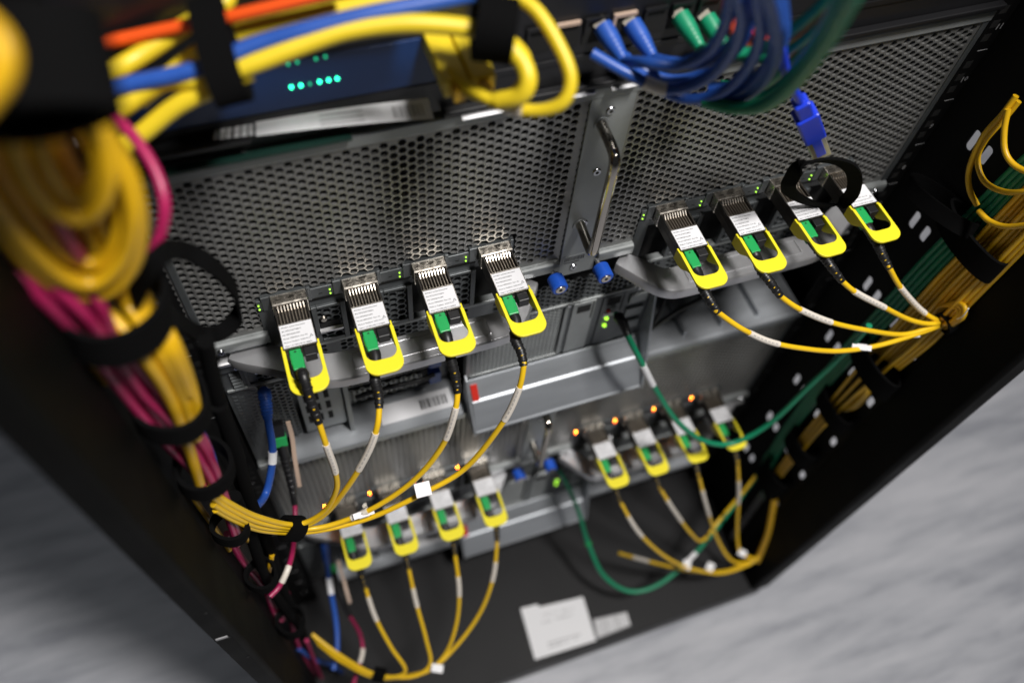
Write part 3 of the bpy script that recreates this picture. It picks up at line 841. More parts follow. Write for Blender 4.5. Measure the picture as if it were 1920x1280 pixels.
def Zp(lst):
    return [aZ(*p) for p in lst]
def Yp(lst):
    return [aY(*p) for p in lst]
gl_tail = [(552, 988, -104), (490, 977, -107), (432, 950, -110), (392, 925, -112)]
FIB = {
 ('upper', 0): ([(568, 702, -68), (583, 752, -80), (598, 792, -88)], [(613, 838, -96), (629, 885, -101), (630, 920, -104), (606, 960, -105), (556, 983, -104), (488, 970, -107), (432, 944, -110), (390, 915, -112)], [((612, 832), (631, 882))]),
 ('upper', 1): ([(703, 710, -72), (710, 740, -80), (711, 765, -87)], [(707, 800, -95), (690, 848, -101), (652, 912, -105), (606, 966, -105), (556, 988, -104), (488, 979, -108), (434, 955, -111), (396, 930, -113)], [((704, 808), (674, 876))]),
 ('upper', 2): ([(845, 672, -70), (854, 705, -79), (858, 736, -87)], [(852, 775, -95), (828, 838, -102), (775, 901, -107), (700, 952, -108), (620, 984, -106), (556, 992, -104), (488, 987, -108), (436, 966, -112), (400, 945, -114)], [((853, 765), (834, 822)), ((690, 958), (660, 970))]),
 ('upper', 3): ([(966, 635, -70), (977, 660, -79), (982, 686, -87)], [(972, 732, -95), (940, 796, -102), (872, 878, -108), (790, 926, -110), (700, 968, -109), (620, 990, -106), (556, 998, -104), (488, 993, -108), (440, 975, -112), (404, 955, -114)], [((975, 726), (945, 785))]),
 ('upper', 4): ([(1318, 540, -71), (1331, 563, -80), (1347, 586, -88)], [(1392, 617, -97), (1445, 641, -104), (1505, 653, -109), (1570, 658, -112), (1640, 649, -114), (1710, 629, -114), (1772, 606, -113), (1798, 590, -110)], [((1403, 620), (1462, 645))]),
 ('upper', 5): ([(1428, 508, -71), (1445, 530, -80), (1463, 555, -88)], [(1500, 580, -96), (1558, 604, -103), (1620, 618, -109), (1690, 627, -112), (1738, 616, -113), (1772, 603, -112), (1800, 583, -108)], [((1500, 580), (1558, 605))]),
 ('upper', 6): ([(1546, 482, -71), (1561, 503, -80), (1579, 527, -88)], [(1606, 549, -95), (1652, 573, -102), (1702, 598, -108), (1742, 607, -112), (1774, 600, -111), (1797, 577, -106)], [((1603, 548), (1655, 578))]),
 ('upper', 7): ([(1646, 458, -70), (1656, 480, -78), (1668, 503, -86)], [(1688, 538, -94), (1722, 577, -102), (1752, 598, -109), (1776, 602, -111), (1802, 588, -107)], [((1690, 540), (1732, 587))]),
 ('lower', 0): ([(673, 1062, -367), (679, 1082, -376), (685, 1100, -386)], [(703, 1155, -418), (733, 1212, -450), (760, 1254, -476), (738, 1268, -484), (690, 1258, -488), (630, 1222, -488), (585, 1188, -480)], [((690, 1120), (711, 1160))]),
 ('lower', 1): ([(758, 1032, -367), (762, 1048, -375), (766, 1064, -385)], [(780, 1128, -420), (799, 1198, -455), (806, 1245, -478), (770, 1268, -486), (700, 1262, -488), (634, 1228, -490), (589, 1194, -484)], [((772, 1098), (785, 1140))]),
 ('lower', 2): ([(849, 1005, -367), (851, 1022, -375), (853, 1038, -385)], [(861, 1108, -420), (855, 1172, -455), (833, 1228, -480), (790, 1262, -488), (706, 1266, -490), (638, 1234, -492), (593, 1200, -488)], [((856, 1078), (862, 1120))]),
 ('lower', 3): ([(929, 978, -367), (931, 994, -375), (932, 1012, -386)], [(925, 1080, -424), (900, 1148, -460), (852, 1214, -484), (800, 1256, -490), (712, 1270, -492), (642, 1240, -494), (597, 1206, -490)], [((932, 1048), (921, 1092))]),
 ('lower', 4): ([(1152, 908, -367), (1157, 923, -375), (1163, 940, -386)], [(1198, 998, -440), (1246, 1042, -505), (1292, 1064, -555), (1350, 1074, -588), (1402, 1058, -596), (1424, 1040, -590)], [((1180, 968), (1210, 1004))]),
 ('lower', 5): ([(1228, 885, -367), (1232, 900, -375), (1238, 916, -386)], [(1266, 960, -440), (1296, 1000, -500), (1318, 1012, -540), (1352, 970, -540), (1390, 925, -510), (1416, 892, -480)], [((1252, 938), (1276, 974))]),
 ('lower', 6): ([(1302, 862, -367), (1306, 876, -375), (1310, 892, -386)], [(1325, 950, -450), (1345, 1010, -540), (1372, 1050, -585), (1405, 1053, -598), (1426, 1036, -590)], [((1315, 922), (1330, 968))]),
 ('lower', 7): ([(1377, 838, -367), (1380, 853, -375), (1383, 868, -386)], [(1385, 925, -455), (1382, 995, -545), (1388, 1036, -590), (1412, 1046, -600)], [((1384, 902), (1384, 946))]),
}
for (row, i), (bp, cp, sl) in FIB.items():
    lab = 'yellow fibre cable with green connector, from the %s transceiver of the %s server' % (WHERE[i].replace(' from left', ''), row)
    fn = Yp if row == 'upper' else Zp
    fibre(row, i, fn(bp), fn(cp), sl, lab)

# paper flags wrapped on cords
def flag(px, py, y, w_, h_, ang, label, z=None):
    c = aY(px, py, y) if z is None else aZ(px, py, z)
    t = empty('cable_flag', c, label, 'cable tag', 'white flags on the yellow cables')
    face = (CAM - c).normalized()
    u = (CX * math.cos(ang) + CY * math.sin(ang)); u = (u - face * u.dot(face)).normalized(); v = face.cross(u)
    n = face
    o = c + n * 2.6
    pts = [o + u * (-w_ / 2) + v * (-h_ / 2), o + u * (w_ / 2) + v * (-h_ / 2), o + u * (w_ / 2) + v * (h_ / 2), o + u * (-w_ / 2) + v * (h_ / 2)]
    MB().add([p + n * 0.2 for p in pts] + pts, [(0, 1, 2, 3), (7, 6, 5, 4), (0, 4, 5, 1), (1, 5, 6, 2), (2, 6, 7, 3), (3, 7, 4, 0)]).build('flag_paper', 'tag_white', t)
    b_ = [o - n * 0.2 + u * (w_ * 0.28 * math.cos(a)) * 0 + n * (2.6 * math.cos(a) - 2.6) + v * (2.6 * math.sin(a)) for a in [2 * math.pi * k / 14 for k in range(14)]]
    MB().ribbon(b_, u, w_ * 0.5, 0.3, closed=True).build('wrap', 'tag_white', t)
    return t
flag(793, 917, -110, 11, 10, -0.25, 'square white flag hanging on the lowest left yellow cord')
flag(682, 963, -108, 15, 4, -0.30, 'narrow white flag beside the left black cable strap')
flag(1616, 651, -113, 14, 4.2, 0.12, 'folded white flag low on the lowest right yellow cord')
flag(1716, 627, -112, 7, 4.5, -0.1, 'small white flag near the right black cable strap')
flag(820, 1252, -107, 12, 8, 0.15, 'white flag at the bottom where the lower cords meet', z=-480)
flag(1288, 1058, -106, 9, 11, 0.2, 'white flag left of its twin on the lower right cords', z=-552)
flag(1332, 1062, -108, 9, 10, 0.5, 'white flag right of its twin on the lower right cords', z=-578)
flag(1392, 1036, -106, 10, 8, 0.4, 'white flag where the lower right cords meet the bundle', z=-585)

# black hook-and-loop straps
def strap(c, axis, rx, ry, width, label, group='black straps round the cables', thick=1.6, rough=0.6, u=None):
    axis = Vector(axis).normalized()
    u = Vector(u) if u is not None else axis.orthogonal()
    u = (u - axis * u.dot(axis)).normalized(); v = axis.cross(u)
    n = 36
    pts = []
    for k in range(n):
        a = 2 * math.pi * k / n
        j = 1 + 0.03 * math.sin(3 * a + rx)
        pts.append(Vector(c) + u * (rx * j * math.cos(a)) + v * (ry * j * math.sin(a)) + axis * (0.6 * math.sin(2 * a)))
    o = MB().ribbon(pts, axis, width, thick, closed=True).build('cable_strap', 'velcro', None, smooth=True, origin=c)
    return tag(o, label, 'strap', group)
c = aY(548, 990, -104); d = aY(600, 985, -105) - aY(490, 983, -107)
strap(c, d, 8.0, 6.6, 13, 'black strap gathering the four yellow cords at lower left', thick=3)
c = aY(1776, 604, -114)
strap(c, (1, 0.1, 0.3), 8.5, 7.5, 9, 'black strap gathering the four yellow cords at the right', thick=2)
c = aZ(712, 1264, -490)
strap(c, aZ(760, 1266, -488) - aZ(660, 1245, -490), 6.5, 6.0, 12, 'black strap round the yellow cords at the bottom edge', thick=2.5)

# ------------------------------------------------------------------ left vertical bundle
Z_ = Vector((0, 0, 1))
def L(px, py, x):
    return aY(px, py, max(-134, -100 - (x + 150) * 1.5))
LB = []
def strand(color, pts, r, label, group, name='fiber_cable'):
    o, p = cord(name, [L(*q) for q in pts], r, color, label, 'cable', group, per=7)
    return o
YL = 'thick amber yellow cable of the tied bundle along the left post'
YG = 'yellow cables of the left bundle'
YN = -1
ORD = ['first', 'second', 'third', 'fourth', 'fifth', 'sixth', 'seventh', 'eighth', 'ninth']
YS = (
    ([(-60, 290, -142), (0, 350, -142), (70, 440, -142), (130, 520, -143), (190, 575, -144), (255, 655, -146), (312, 745, -148), (345, 830, -150), (368, 905, -151)], 'first yellow strand from the left under the loops of the left bundle'),
    ([(30, 230, -146), (80, 310, -146), (140, 400, -145), (185, 490, -145), (232, 565, -146), (290, 652, -148), (332, 735, -149), (362, 820, -150)], 'second yellow strand from the left under the loops of the left bundle'),
    ([(90, 220, -147), (125, 300, -147), (175, 390, -146), (208, 480, -146), (246, 560, -146), (303, 650, -148), (341, 735, -149)], 'third yellow strand from the left under the loops of the left bundle'),
    ([(130, 215, -148), (180, 290, -148), (212, 380, -147), (228, 470, -147), (258, 556, -147), (312, 648, -148), (349, 735, -149)], 'fourth yellow strand from the left under the loops of the left bundle'),
    ([(170, 240, -149), (205, 310, -149), (225, 400, -148), (240, 480, -148), (274, 560, -148), (318, 640, -149), (350, 720, -150), (362, 770, -150)], 'rightmost yellow strand of the left bundle, beside the topmost strap'),
    ([(-60, 300, -132), (-5, 390, -132), (60, 470, -132), (125, 522, -132), (185, 528, -132), (232, 480, -132), (250, 410, -132), (240, 345, -134), (205, 270, -136)], 'outermost yellow loop hanging over the left bundle'),
    ([(-60, 350, -134), (0, 430, -134), (70, 508, -134), (140, 548, -134), (200, 545, -134), (245, 500, -134), (262, 430, -134), (250, 350, -135), (222, 290, -137)], 'lowest yellow loop hanging over the left bundle'),
    ([(-10, 300, -136), (30, 370, -136), (85, 440, -136), (145, 490, -136), (195, 485, -136), (226, 430, -136), (230, 360, -137), (200, 280, -139)], 'second outermost yellow loop hanging over the left bundle'),
    ([(20, 265, -130), (52, 340, -129), (100, 392, -129), (150, 408, -129), (186, 385, -129), (203, 330, -130), (192, 262, -132)], 'upper inner yellow loop of the left bundle'),
    ([(65, 250, -132), (85, 310, -131), (120, 358, -131), (155, 370, -131), (178, 345, -131), (184, 295, -132), (168, 240, -134)], 'smallest yellow loop at the top of the left bundle'),
)
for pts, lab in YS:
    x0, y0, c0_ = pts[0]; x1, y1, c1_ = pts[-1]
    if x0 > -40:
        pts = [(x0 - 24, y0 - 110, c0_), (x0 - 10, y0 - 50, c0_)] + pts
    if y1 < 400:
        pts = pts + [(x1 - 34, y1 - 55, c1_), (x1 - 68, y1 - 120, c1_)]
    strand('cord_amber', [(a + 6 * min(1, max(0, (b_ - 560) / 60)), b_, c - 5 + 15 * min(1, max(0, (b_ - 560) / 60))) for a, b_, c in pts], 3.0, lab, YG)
ML = 'magenta cable of the tied bundle along the left post'
MG = 'magenta cables of the left bundle'
MN = -1
for pts in (
    [(10, 430, -142), (70, 510, -143), (150, 580, -144), (230, 655, -146), (290, 740, -148), (330, 800, -149), (380, 870, -151), (420, 950, -152), (445, 1020, -153)],
    [(40, 380, -144), (100, 470, -145), (180, 560, -146), (240, 640, -147), (300, 715, -149), (345, 790, -150), (390, 850, -152), (422, 930, -153), (450, 1010, -154)],
    [(-10, 470, -143), (80, 560, -144), (160, 625, -146), (215, 690, -147), (270, 760, -149), (310, 830, -150), (360, 880, -152), (405, 940, -153)],
    [(60, 500, -146), (150, 590, -147), (220, 660, -148), (280, 740, -150), (325, 815, -151), (380, 880, -153), (415, 945, -154), (440, 990, -155)],
    [(160, 560, -148), (250, 640, -149), (320, 700, -150), (360, 760, -151), (385, 830, -152), (400, 880, -153)],
    [(60, 330, -137), (110, 420, -137), (150, 480, -139)],
):
    MN += 1
    strand('cord_magenta', [(a - (20 if 590 < b_ < 770 else 0), b_, c + 8 * min(1, max(0, (b_ - 480) / 80))) for a, b_, c in pts], 2.4, '%s magenta cable of the tied bundle along the left post' % ['frontmost', 'second', 'outermost left', 'fourth', 'rightmost', 'short upper'][MN], MG)
o, p_ = cord('fiber_cable', [aD(*q) for q in ((130, 165, 340), (185, 195, 338), (245, 250, 336), (290, 318, 336), (309, 385, 338), (297, 450, 346), (262, 510, 352), (225, 560, 365))], 2.5, 'cord_magenta', 'magenta cable bowing out in a wide arc beside the yellow bundle', 'cable', MG)
strand('cord_magenta', [(180, 230, -143), (215, 290, -143), (240, 340, -143), (255, 400, -144)], 2.5, 'short magenta stretch between the yellow cables at upper left', MG)
strand('cord_blue', [(340, 730, -152), (372, 800, -152), (395, 850, -153), (410, 900, -154)], 2.4, 'thin blue cable among the magenta cables of the left bundle', None)
strand('cord_amber', [(160, 668, -146), (182, 692, -146), (200, 716, -147)], 2.0, 'stray yellow cable at the outer side of the left bundle', None)
strand('cord_amber', [(350, 915, -150), (375, 950, -151), (400, 985, -152), (430, 1030, -153)], 1.9, 'thin yellow cable along the post under the third strap', None)
# lower tangle
TG = 'magenta cables at the foot of the left post'
TN = -1
TL = 'magenta cable in the tangle at the foot of the left post'
for pts in ([(425, 1000, -154), (450, 1045, -155), (478, 1080, -156), (505, 1110, -156), (530, 1120, -156)],
            [(430, 1010, -156), (465, 1060, -157), (495, 1095, -157), (520, 1140, -157), (540, 1155, -158)],
            [(500, 1110, -154), (515, 1150, -154), (530, 1160, -154), (525, 1125, -155), (540, 1110, -155)],
            [(540, 1120, -157), (550, 1180, -157), (570, 1230, -157), (600, 1275, -157)],
            [(575, 1200, -153), (590, 1240, -153), (612, 1290, -153)]):
    TN += 1
    strand('cord_magenta', pts, 2.3, ['upper magenta cable in the dark tangle low on the left post', 'magenta cable running down behind the upper one in the left tangle', 'small magenta loop in the tangle low on the left post', 'magenta cable dropping to the bottom edge beside the left post', 'magenta cable nearest the blue one at the bottom edge'][TN], TG)
strand('cord_amber', [(452, 985, -150), (458, 1000, -148), (466, 1012, -150), (455, 1003, -152)], 2.2, 'small yellow cable stub under the gathered cords at lower left', None)
strand('cord_amber', [(510, 1040, -152), (506, 1060, -150), (503, 1072, -152)], 2.0, 'short yellow cable end inside the dark tangle of the left post', None)
strand('cord_blue', [(560, 1215, -156), (590, 1235, -154), (620, 1245, -152), (645, 1262, -152)], 2.6, 'blue cable at the bottom edge beside the magenta cables', None)
BN = -1
BK = 'black braided cable running down inside the left post'
for pts in ([(385, 640, -158), (402, 720, -158), (425, 800, -158), (450, 900, -158), (475, 960, -158), (500, 1050, -157), (540, 1150, -157)],
            [(410, 760, -156), (440, 840, -156), (466, 930, -156), (500, 1010, -155), (530, 1100, -155), (570, 1190, -155)],
            [(440, 930, -150), (470, 1000, -150), (490, 1060, -150), (520, 1120, -151), (560, 1170, -152)]):
    BN += 1
    strand('velcro', pts, 4.2, ['outer black braided cable', 'middle black braided cable', 'front black braided cable'][BN] + ' running down inside the left post', 'black braided cables in the left post', 'power_cable')
# straps of the left bundle: along the bundle axis
def left_strap(px, py, x, rx, ry, width, label, axis=None, thick=2.4):
    c = aY(px, py, -108)
    ax = axis if axis is not None else (0.10, 0.12, 1)
    strap(c, ax, rx, ry, width, label, thick=thick, u=(1, 0, 0))
left_strap(212, 578, -145, 20, 22, 17, 'wide black strap round the yellow and magenta bundle, topmost on the left')
left_strap(322, 758, -149, 16.5, 19, 13, 'black strap round the left bundle, second from the top')
left_strap(382, 876, -152, 14.5, 17, 12, 'black strap round the magenta cables, third from the top on the left')
left_strap(432, 985, -154, 11, 12, 10, 'black strap under the gathered yellow cords at the left post')
left_strap(490, 1078, -155, 11, 12, 9, 'black strap in the dark tangle at the left post')
left_strap(545, 1165, -156, 12, 13, 12, 'lowest black strap on the left post')
# loose loop of strap hanging out over the grille
lp = [L(250, 560, -148), L(300, 480, -146), aY(345, 470, -60), aY(400, 500, -55), aY(440, 545, -52), aY(445, 590, -52), aY(415, 622, -55), aY(375, 625, -58), L(330, 600, -150)]
o = MB().ribbon(smooth_path(lp, 7), (0.1, 0.5, 0.55), 9, 1.6).build('cable_strap', 'velcro', None, smooth=True, origin=lp[0])
tag(o, 'loose black strap looping out over the left end of the grille', 'strap', 'black straps round the cables')

# ------------------------------------------------------------------ top bundle in front of the switch
def top(color, pts, r, label, group=None, name='network_cable', sleeves=()):
    o, p = cord(name, [aD(a, b_, 345 + (c - 300) * 0.7) for a, b_, c in pts], r * 0.95, color, label, 'cable', group, per=8, sleeves=sleeves)
    return o
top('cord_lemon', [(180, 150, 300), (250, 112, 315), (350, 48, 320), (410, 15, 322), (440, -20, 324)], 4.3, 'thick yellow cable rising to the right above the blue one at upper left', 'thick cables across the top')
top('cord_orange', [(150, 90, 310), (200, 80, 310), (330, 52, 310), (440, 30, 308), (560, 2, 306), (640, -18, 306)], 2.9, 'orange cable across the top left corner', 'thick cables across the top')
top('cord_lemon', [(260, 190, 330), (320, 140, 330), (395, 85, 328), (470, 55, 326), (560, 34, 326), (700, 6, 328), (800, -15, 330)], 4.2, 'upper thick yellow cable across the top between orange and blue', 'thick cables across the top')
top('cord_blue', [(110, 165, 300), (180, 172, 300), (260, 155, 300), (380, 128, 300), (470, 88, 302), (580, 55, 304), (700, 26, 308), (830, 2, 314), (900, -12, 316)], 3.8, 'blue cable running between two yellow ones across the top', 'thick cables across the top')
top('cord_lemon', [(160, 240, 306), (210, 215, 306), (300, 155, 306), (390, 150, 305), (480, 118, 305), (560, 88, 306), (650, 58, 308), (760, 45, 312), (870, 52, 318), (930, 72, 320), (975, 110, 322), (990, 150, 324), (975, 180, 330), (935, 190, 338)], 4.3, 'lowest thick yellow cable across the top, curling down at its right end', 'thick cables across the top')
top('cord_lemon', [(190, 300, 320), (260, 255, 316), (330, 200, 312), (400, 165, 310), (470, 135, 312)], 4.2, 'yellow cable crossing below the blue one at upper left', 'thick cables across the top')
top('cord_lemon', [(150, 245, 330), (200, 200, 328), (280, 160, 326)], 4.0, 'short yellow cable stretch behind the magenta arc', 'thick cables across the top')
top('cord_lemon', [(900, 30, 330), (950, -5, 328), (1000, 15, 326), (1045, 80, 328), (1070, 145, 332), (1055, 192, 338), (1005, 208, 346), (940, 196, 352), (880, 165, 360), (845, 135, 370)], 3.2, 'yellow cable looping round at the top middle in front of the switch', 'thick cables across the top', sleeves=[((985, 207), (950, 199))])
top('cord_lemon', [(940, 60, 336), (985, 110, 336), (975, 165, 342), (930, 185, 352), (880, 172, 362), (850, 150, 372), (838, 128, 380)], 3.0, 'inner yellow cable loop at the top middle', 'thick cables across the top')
for k, (px, py) in enumerate(((835, 118), (885, 112))):
    c = aD(px, py, 402)
    p = empty('cable_plug', c, ('left' if k == 0 else 'right') + ' yellow plug in the switch below the thick yellow cables', 'plug', 'yellow plugs in the switch')
    MB().box(c.x - 6, c.x + 6, c.y - 18, c.y + 24, c.z - 5, c.z + 5).build('housing', 'cord_lemon', p, bevel=1.0)
    MB().box(c.x - 3, c.x + 3, c.y - 24, c.y - 17.5, c.z - 3.4, c.z + 3.4).build('clip', 'cord_amber', p, bevel=0.6)
top('cord_blue', [(170, -20, 370), (230, 40, 372), (260, 70, 372), (250, 0, 376), (290, -30, 380)], 5.0, 'dark blue cable in shadow behind the orange one at upper left')
top('cord_amber', [(-60, 20, 50), (-2, 80, 50), (2, 140, 52), (-45, 205, 54)], 3.0, 'blurred yellow cable at the extreme left edge')
# black cable organiser pieces that hold them
c = aD(412, 95, 346)
ax = aD(470, 80, 302) - aD(350, 110, 300)
strap(c, ax, 21, 11, 14, 'wide black strap holding the top cables at upper left', thick=3, u=CY)
c = aD(925, 55, 360)
strap(c, aD(980, 60, 322) - aD(860, 45, 318), 12, 13, 17, 'wide black strap holding the yellow cables at top middle', thick=3, u=CY)
c = aD(72, 135, 205)
strap(c, aD(92, 235, 205) - aD(52, 45, 205), 15.5, 12, 25, 'large blurred black strap in the upper left corner', thick=4, u=CX)

# ------------------------------------------------------------------ the switch over the servers
sw = empty('network_switch', (124, 0, 127), 'black network switch with blue panel and teal lights above the upper server', 'switch')
MB().box(SX0, SX1, 0, 400, 127.5, 230).build('housing', 'switch_black', sw, bevel=0.8)
bp_ = MB().box(-141, 28, -1.2, -0.02, 150, 178).build('blue_panel', 'switch_blue', sw, bevel=0.4)
for px, py, br in ((546, 163, 1), (564, 160, 1), (599, 153, 1), (616, 150, 1), (632, 147, 1), (540, 120, 0), (557, 116, 0), (592, 110, 0), (610, 106, 0), (441, 182, 0), (459, 178, 0), (581, 157, 0)):
    p = aY(px, py, -1.3)
    MB().cyl((p.x, -1.2, p.z), (p.x, -2.0, p.z), 0.75 if br else 0.55, None, 10).build('status_light', 'led_teal' if br else 'led_teal_dim', bp_)
MB().box(SX0, -80, -8.5, -0.2, 139, 142).build('front_ledge', 'switch_black', sw, bevel=0.8)
MB().box(SX0, SX1, -0.9, -0.2, 145, 149).build('front_rib', 'switch_black', sw, bevel=0.8)
def lq(u, v):
    t0 = aY(400 + 80, 231, -0.6).lerp(aY(802, 186, -0.6), u); b0 = aY(400 + 80, 257, -8.6).lerp(aY(814, 225, -8.0), u)
    return t0.lerp(b0, v) + Vector((0, -0.3, 0.9 + 1.2 * math.sin(u * 3.1)))
lb = MB()
NU = 16
lb.add([lq(i / NU, v) for v in (0, 1) for i in range(NU + 1)], [(i, i + 1, NU + 2 + i, NU + 1 + i) for i in range(NU)])
lb = lb.build('asset_label', 'label_white', sw)
bb = MB(); u = 0.77
while u < 0.96:
    w_ = random.choice((0.008, 0.014, 0.02))
    bb.add([lq(u, .25) + Vector((0, -.1, .15)), lq(u + w_, .25) + Vector((0, -.1, .15)), lq(u + w_, .8) + Vector((0, -.1, .15)), lq(u, .8) + Vector((0, -.1, .15))], [(0, 1, 2, 3)]); u += w_ + random.choice((0.008, 0.012))
for v0 in (0.2, 0.5, 0.75):
    bb.add([lq(.35, v0) + Vector((0, -.1, .15)), lq(.6, v0) + Vector((0, -.1, .15)), lq(.6, v0 + .08) + Vector((0, -.1, .15)), lq(.35, v0 + .08) + Vector((0, -.1, .15))], [(0, 1, 2, 3)])
bb.build('bars', 'mark_grey', lb)
bb = MB(); u = -0.22
while u < -0.02:
    w_ = random.choice((0.012, 0.02, 0.03))
    bb.add([lq(u, .1), lq(u + w_, .1), lq(u + w_, .9), lq(u, .9)], [(0, 1, 2, 3)]); u += w_ + random.choice((0.01, 0.016))
bb.build('bars', 'label_white', sw)
MB().box(-141, -30, -6.0, -1.5, 125.2, 127.2).build('shade_strip', 'shade_green', sw)  # teal-green shade under the label, put in as a dark strip
# port frames with bright metal brackets
for k, x in enumerate((72, 88, 104, 120, 138, 154, 170)):
    bk = 'beige' if k in (1, 3) else 'switch_black'
    pf = MB().box(x - 7, x + 7, -0.6, -0.05, 156, 170).build('port', 'black_hole', sw)
    MB().box(x - 7, x + 6, -2.2, -0.7, 170.5, 172.5).box(x - 7, x - 5.6, -2.2, -0.7, 165, 170.4).build('port_bracket', bk, pf)
MB().box(20, SX1, -6, -0.3, 127.6, 131).build('lower_shelf', 'switch_black', sw, bevel=0.8)
for x0, x1 in ((30, 60), (86, 108), (118, 136)):
    MB().prism([(-2, 125.4), (-5, 124.4), (-7.5, 125.6), (-4, 127.0)], 'x', x0, x1).build('shelf_highlight', 'bright_steel', sw, smooth=True)  # highlights along the shelf edge, put in as bright steel slips

# plugs and cables in the right half of the switch
def rj_boot(px, py, mt, label, dirv=(0.25, -1, -0.35)):
    a = aY(px, py, -2); d = Vector(dirv).normalized()
    t = empty('cable_plug', a, label, 'plug', 'plugs in the switch')
    mb = MB().tube([a, a + d * 6, a + d * 10, a + d * 22], lambda q: (5.2, 5.2, 4.8, 2.9)[int(round(q * 3))], 12)
    for k in range(5):
        c = a + d * (10 + 2.4 * k); r = 5.0 - 0.42 * k
        mb.tube([c - d * 0.6, c + d * 0.6], r, 12)
    mb.build('boot', mt, t, smooth=True)
    MB().tube([a - d * 6, a], 4.6, 4).build('plug_body', 'clear_plastic', t)
    return a + d * 22
e1 = rj_boot(1130, 50, 'cord_blue', 'left blue plug in the switch, in shadow')
e2 = rj_boot(1185, 45, 'cord_blue', 'right blue plug in the switch, brightly lit')
e3 = rj_boot(1275, 30, 'cord_green', 'left green plug in the switch')
e4 = rj_boot(1325, 35, 'cord_green', 'right green plug in the switch')
e5 = rj_boot(1372, 30, 'cord_orange', 'left orange plug in the switch', (0.1, -1, -0.5))
e6 = rj_boot(1405, 10, 'cord_orange', 'right orange plug in the switch', (0.1, -1, -0.5))
def swc(color, start, pts, r, label, group='cables looping under the switch', sleeves=()):
    P = ([start] if start is not None else []) + [aY(*q) for q in pts]
    o, p = cord('network_cable', P, r, color, label, 'cable', group, sleeves=sleeves)
    return o
swc('cord_blue', e1, [(1215, 118, -40), (1270, 122, -48), (1330, 95, -56), (1362, 40, -64), (1372, -20, -70)], 3.0, 'blue cable looping from the left blue plug of the switch')
swc('cord_blue', e2, [(1262, 118, -38), (1320, 118, -46), (1365, 90, -56), (1398, 40, -66), (1408, -25, -76)], 3.0, 'blue cable looping from the right blue plug of the switch')
swc('cord_blue', None, [(1110, 100, -20), (1180, 140, -34), (1250, 168, -44), (1320, 150, -54), (1370, 100, -64), (1390, 40, -74), (1380, -20, -80)], 3.0, 'blue cable with pale marker hanging in a loop under the switch', sleeves=[((1205, 152), (1252, 168))])
swc('cord_blue', None, [(1310, 188, -40), (1360, 186, -50), (1410, 160, -60), (1448, 105, -72), (1450, 40, -84), (1430, -30, -92)], 3.2, 'brightest blue cable, sweeping down the right side of the switch loops')
swc('cord_blue', None, [(1330, 165, -36), (1390, 160, -46), (1440, 125, -58), (1468, 70, -70), (1462, -20, -80)], 3.2, 'outermost blue cable of the loops under the switch')
swc('cord_green', e3, [(1330, 92, -34), (1365, 100, -42), (1420, 95, -50), (1480, 60, -60), (1540, 10, -70), (1575, -30, -74)], 2.8, 'green cable leaving the left green plug of the switch')
swc('cord_green', e4, [(1360, 95, -36), (1420, 110, -46), (1490, 85, -58), (1560, 20, -70), (1590, -30, -76)], 2.8, 'green cable leaving the right green plug of the switch')
swc('cord_green', None, [(1320, 190, -46), (1380, 203, -60), (1440, 195, -78), (1495, 150, -96), (1545, 85, -114), (1592, 5, -130), (1607, -30, -134)], 3.5, 'brightest green cable, hanging lowest beneath the switch')
swc('cord_green', None, [(1350, 160, -26), (1410, 165, -34), (1460, 140, -44), (1510, 90, -56), (1560, 20, -70), (1585, -25, -76)], 3.0, 'green cable in shadow just above the lowest green one')
swc('cord_blue', None, [(1150, 90, -14), (1205, 132, -24), (1265, 150, -34), (1330, 134, -42), (1382, 90, -52), (1405, 30, -62), (1398, -30, -70)], 2.9, 'blue cable in shadow behind the other loops under the switch')
swc('cord_blue', None, [(1170, 105, -18), (1225, 160, -30), (1290, 186, -40), (1355, 172, -52), (1400, 130, -62), (1425, 70, -74), (1418, -20, -84)], 3.0, 'blue cable running along the lower rim of the loops under the switch')
swc('cord_blue', None, [(1345, 192, -46), (1400, 178, -58), (1440, 140, -68), (1460, 85, -80), (1455, 20, -90), (1440, -30, -96)], 3.2, 'thick blue cable right next to the brightest blue one')
swc('cord_green', None, [(1370, 185, -46), (1430, 182, -58), (1478, 150, -70), (1525, 90, -84), (1566, 15, -98), (1586, -30, -102)], 3.2, 'second brightest green cable beneath the switch')
swc('cord_orange', e5, [(1390, 75, -34), (1420, 82, -36), (1440, 76, -30)], 2.6, 'short orange cable curving from the left orange plug')
swc('cord_orange', e6, [(1422, 40, -40), (1428, 60, -40), (1420, 80, -36)], 2.6, 'short orange cable curving from the right orange plug')
# loose blue plug dangling
a = aY(1478, 150, -58); b_ = aY(1500, 190, -52); c = aY(1513, 228, -46); d = aY(1528, 262, -42); e_ = aY(1538, 290, -39)
t = empty('loose_patch_cable', a, 'bright blue network plug dangling loose in front of the right grille', 'cable')
MB().tube(smooth_path([aY(1465, 90, -70), aY(1470, 120, -64), a, b_], 6), 2.6, 12).build('cord', 'plug_blue', t, smooth=True)
dd = (d - b_).normalized()
uu = Vector((1, 0, 0)); uu = (uu - dd * uu.dot(dd)).normalized(); vv = dd.cross(uu)
def obox(c, u, v, w_, a, b2, l0, l1):
    mb = MB(); vs = []
    for s_ in (l0, l1):
        for x_, y_ in ((-1, -1), (1, -1), (1, 1), (-1, 1)):
            vs.append(c + w_ * s_ + u * (x_ * a) + v * (y_ * b2))
    return mb.add(vs, [(3, 2, 1, 0), (4, 5, 6, 7), (0, 1, 5, 4), (1, 2, 6, 5), (2, 3, 7, 6), (3, 0, 4, 7)])
Ld = (e_ - b_).length
obox(b_, uu, vv, dd, 4.4, 4.2, 0, Ld * 0.22).build('strain_boot', 'plug_blue', t, bevel=1.2)
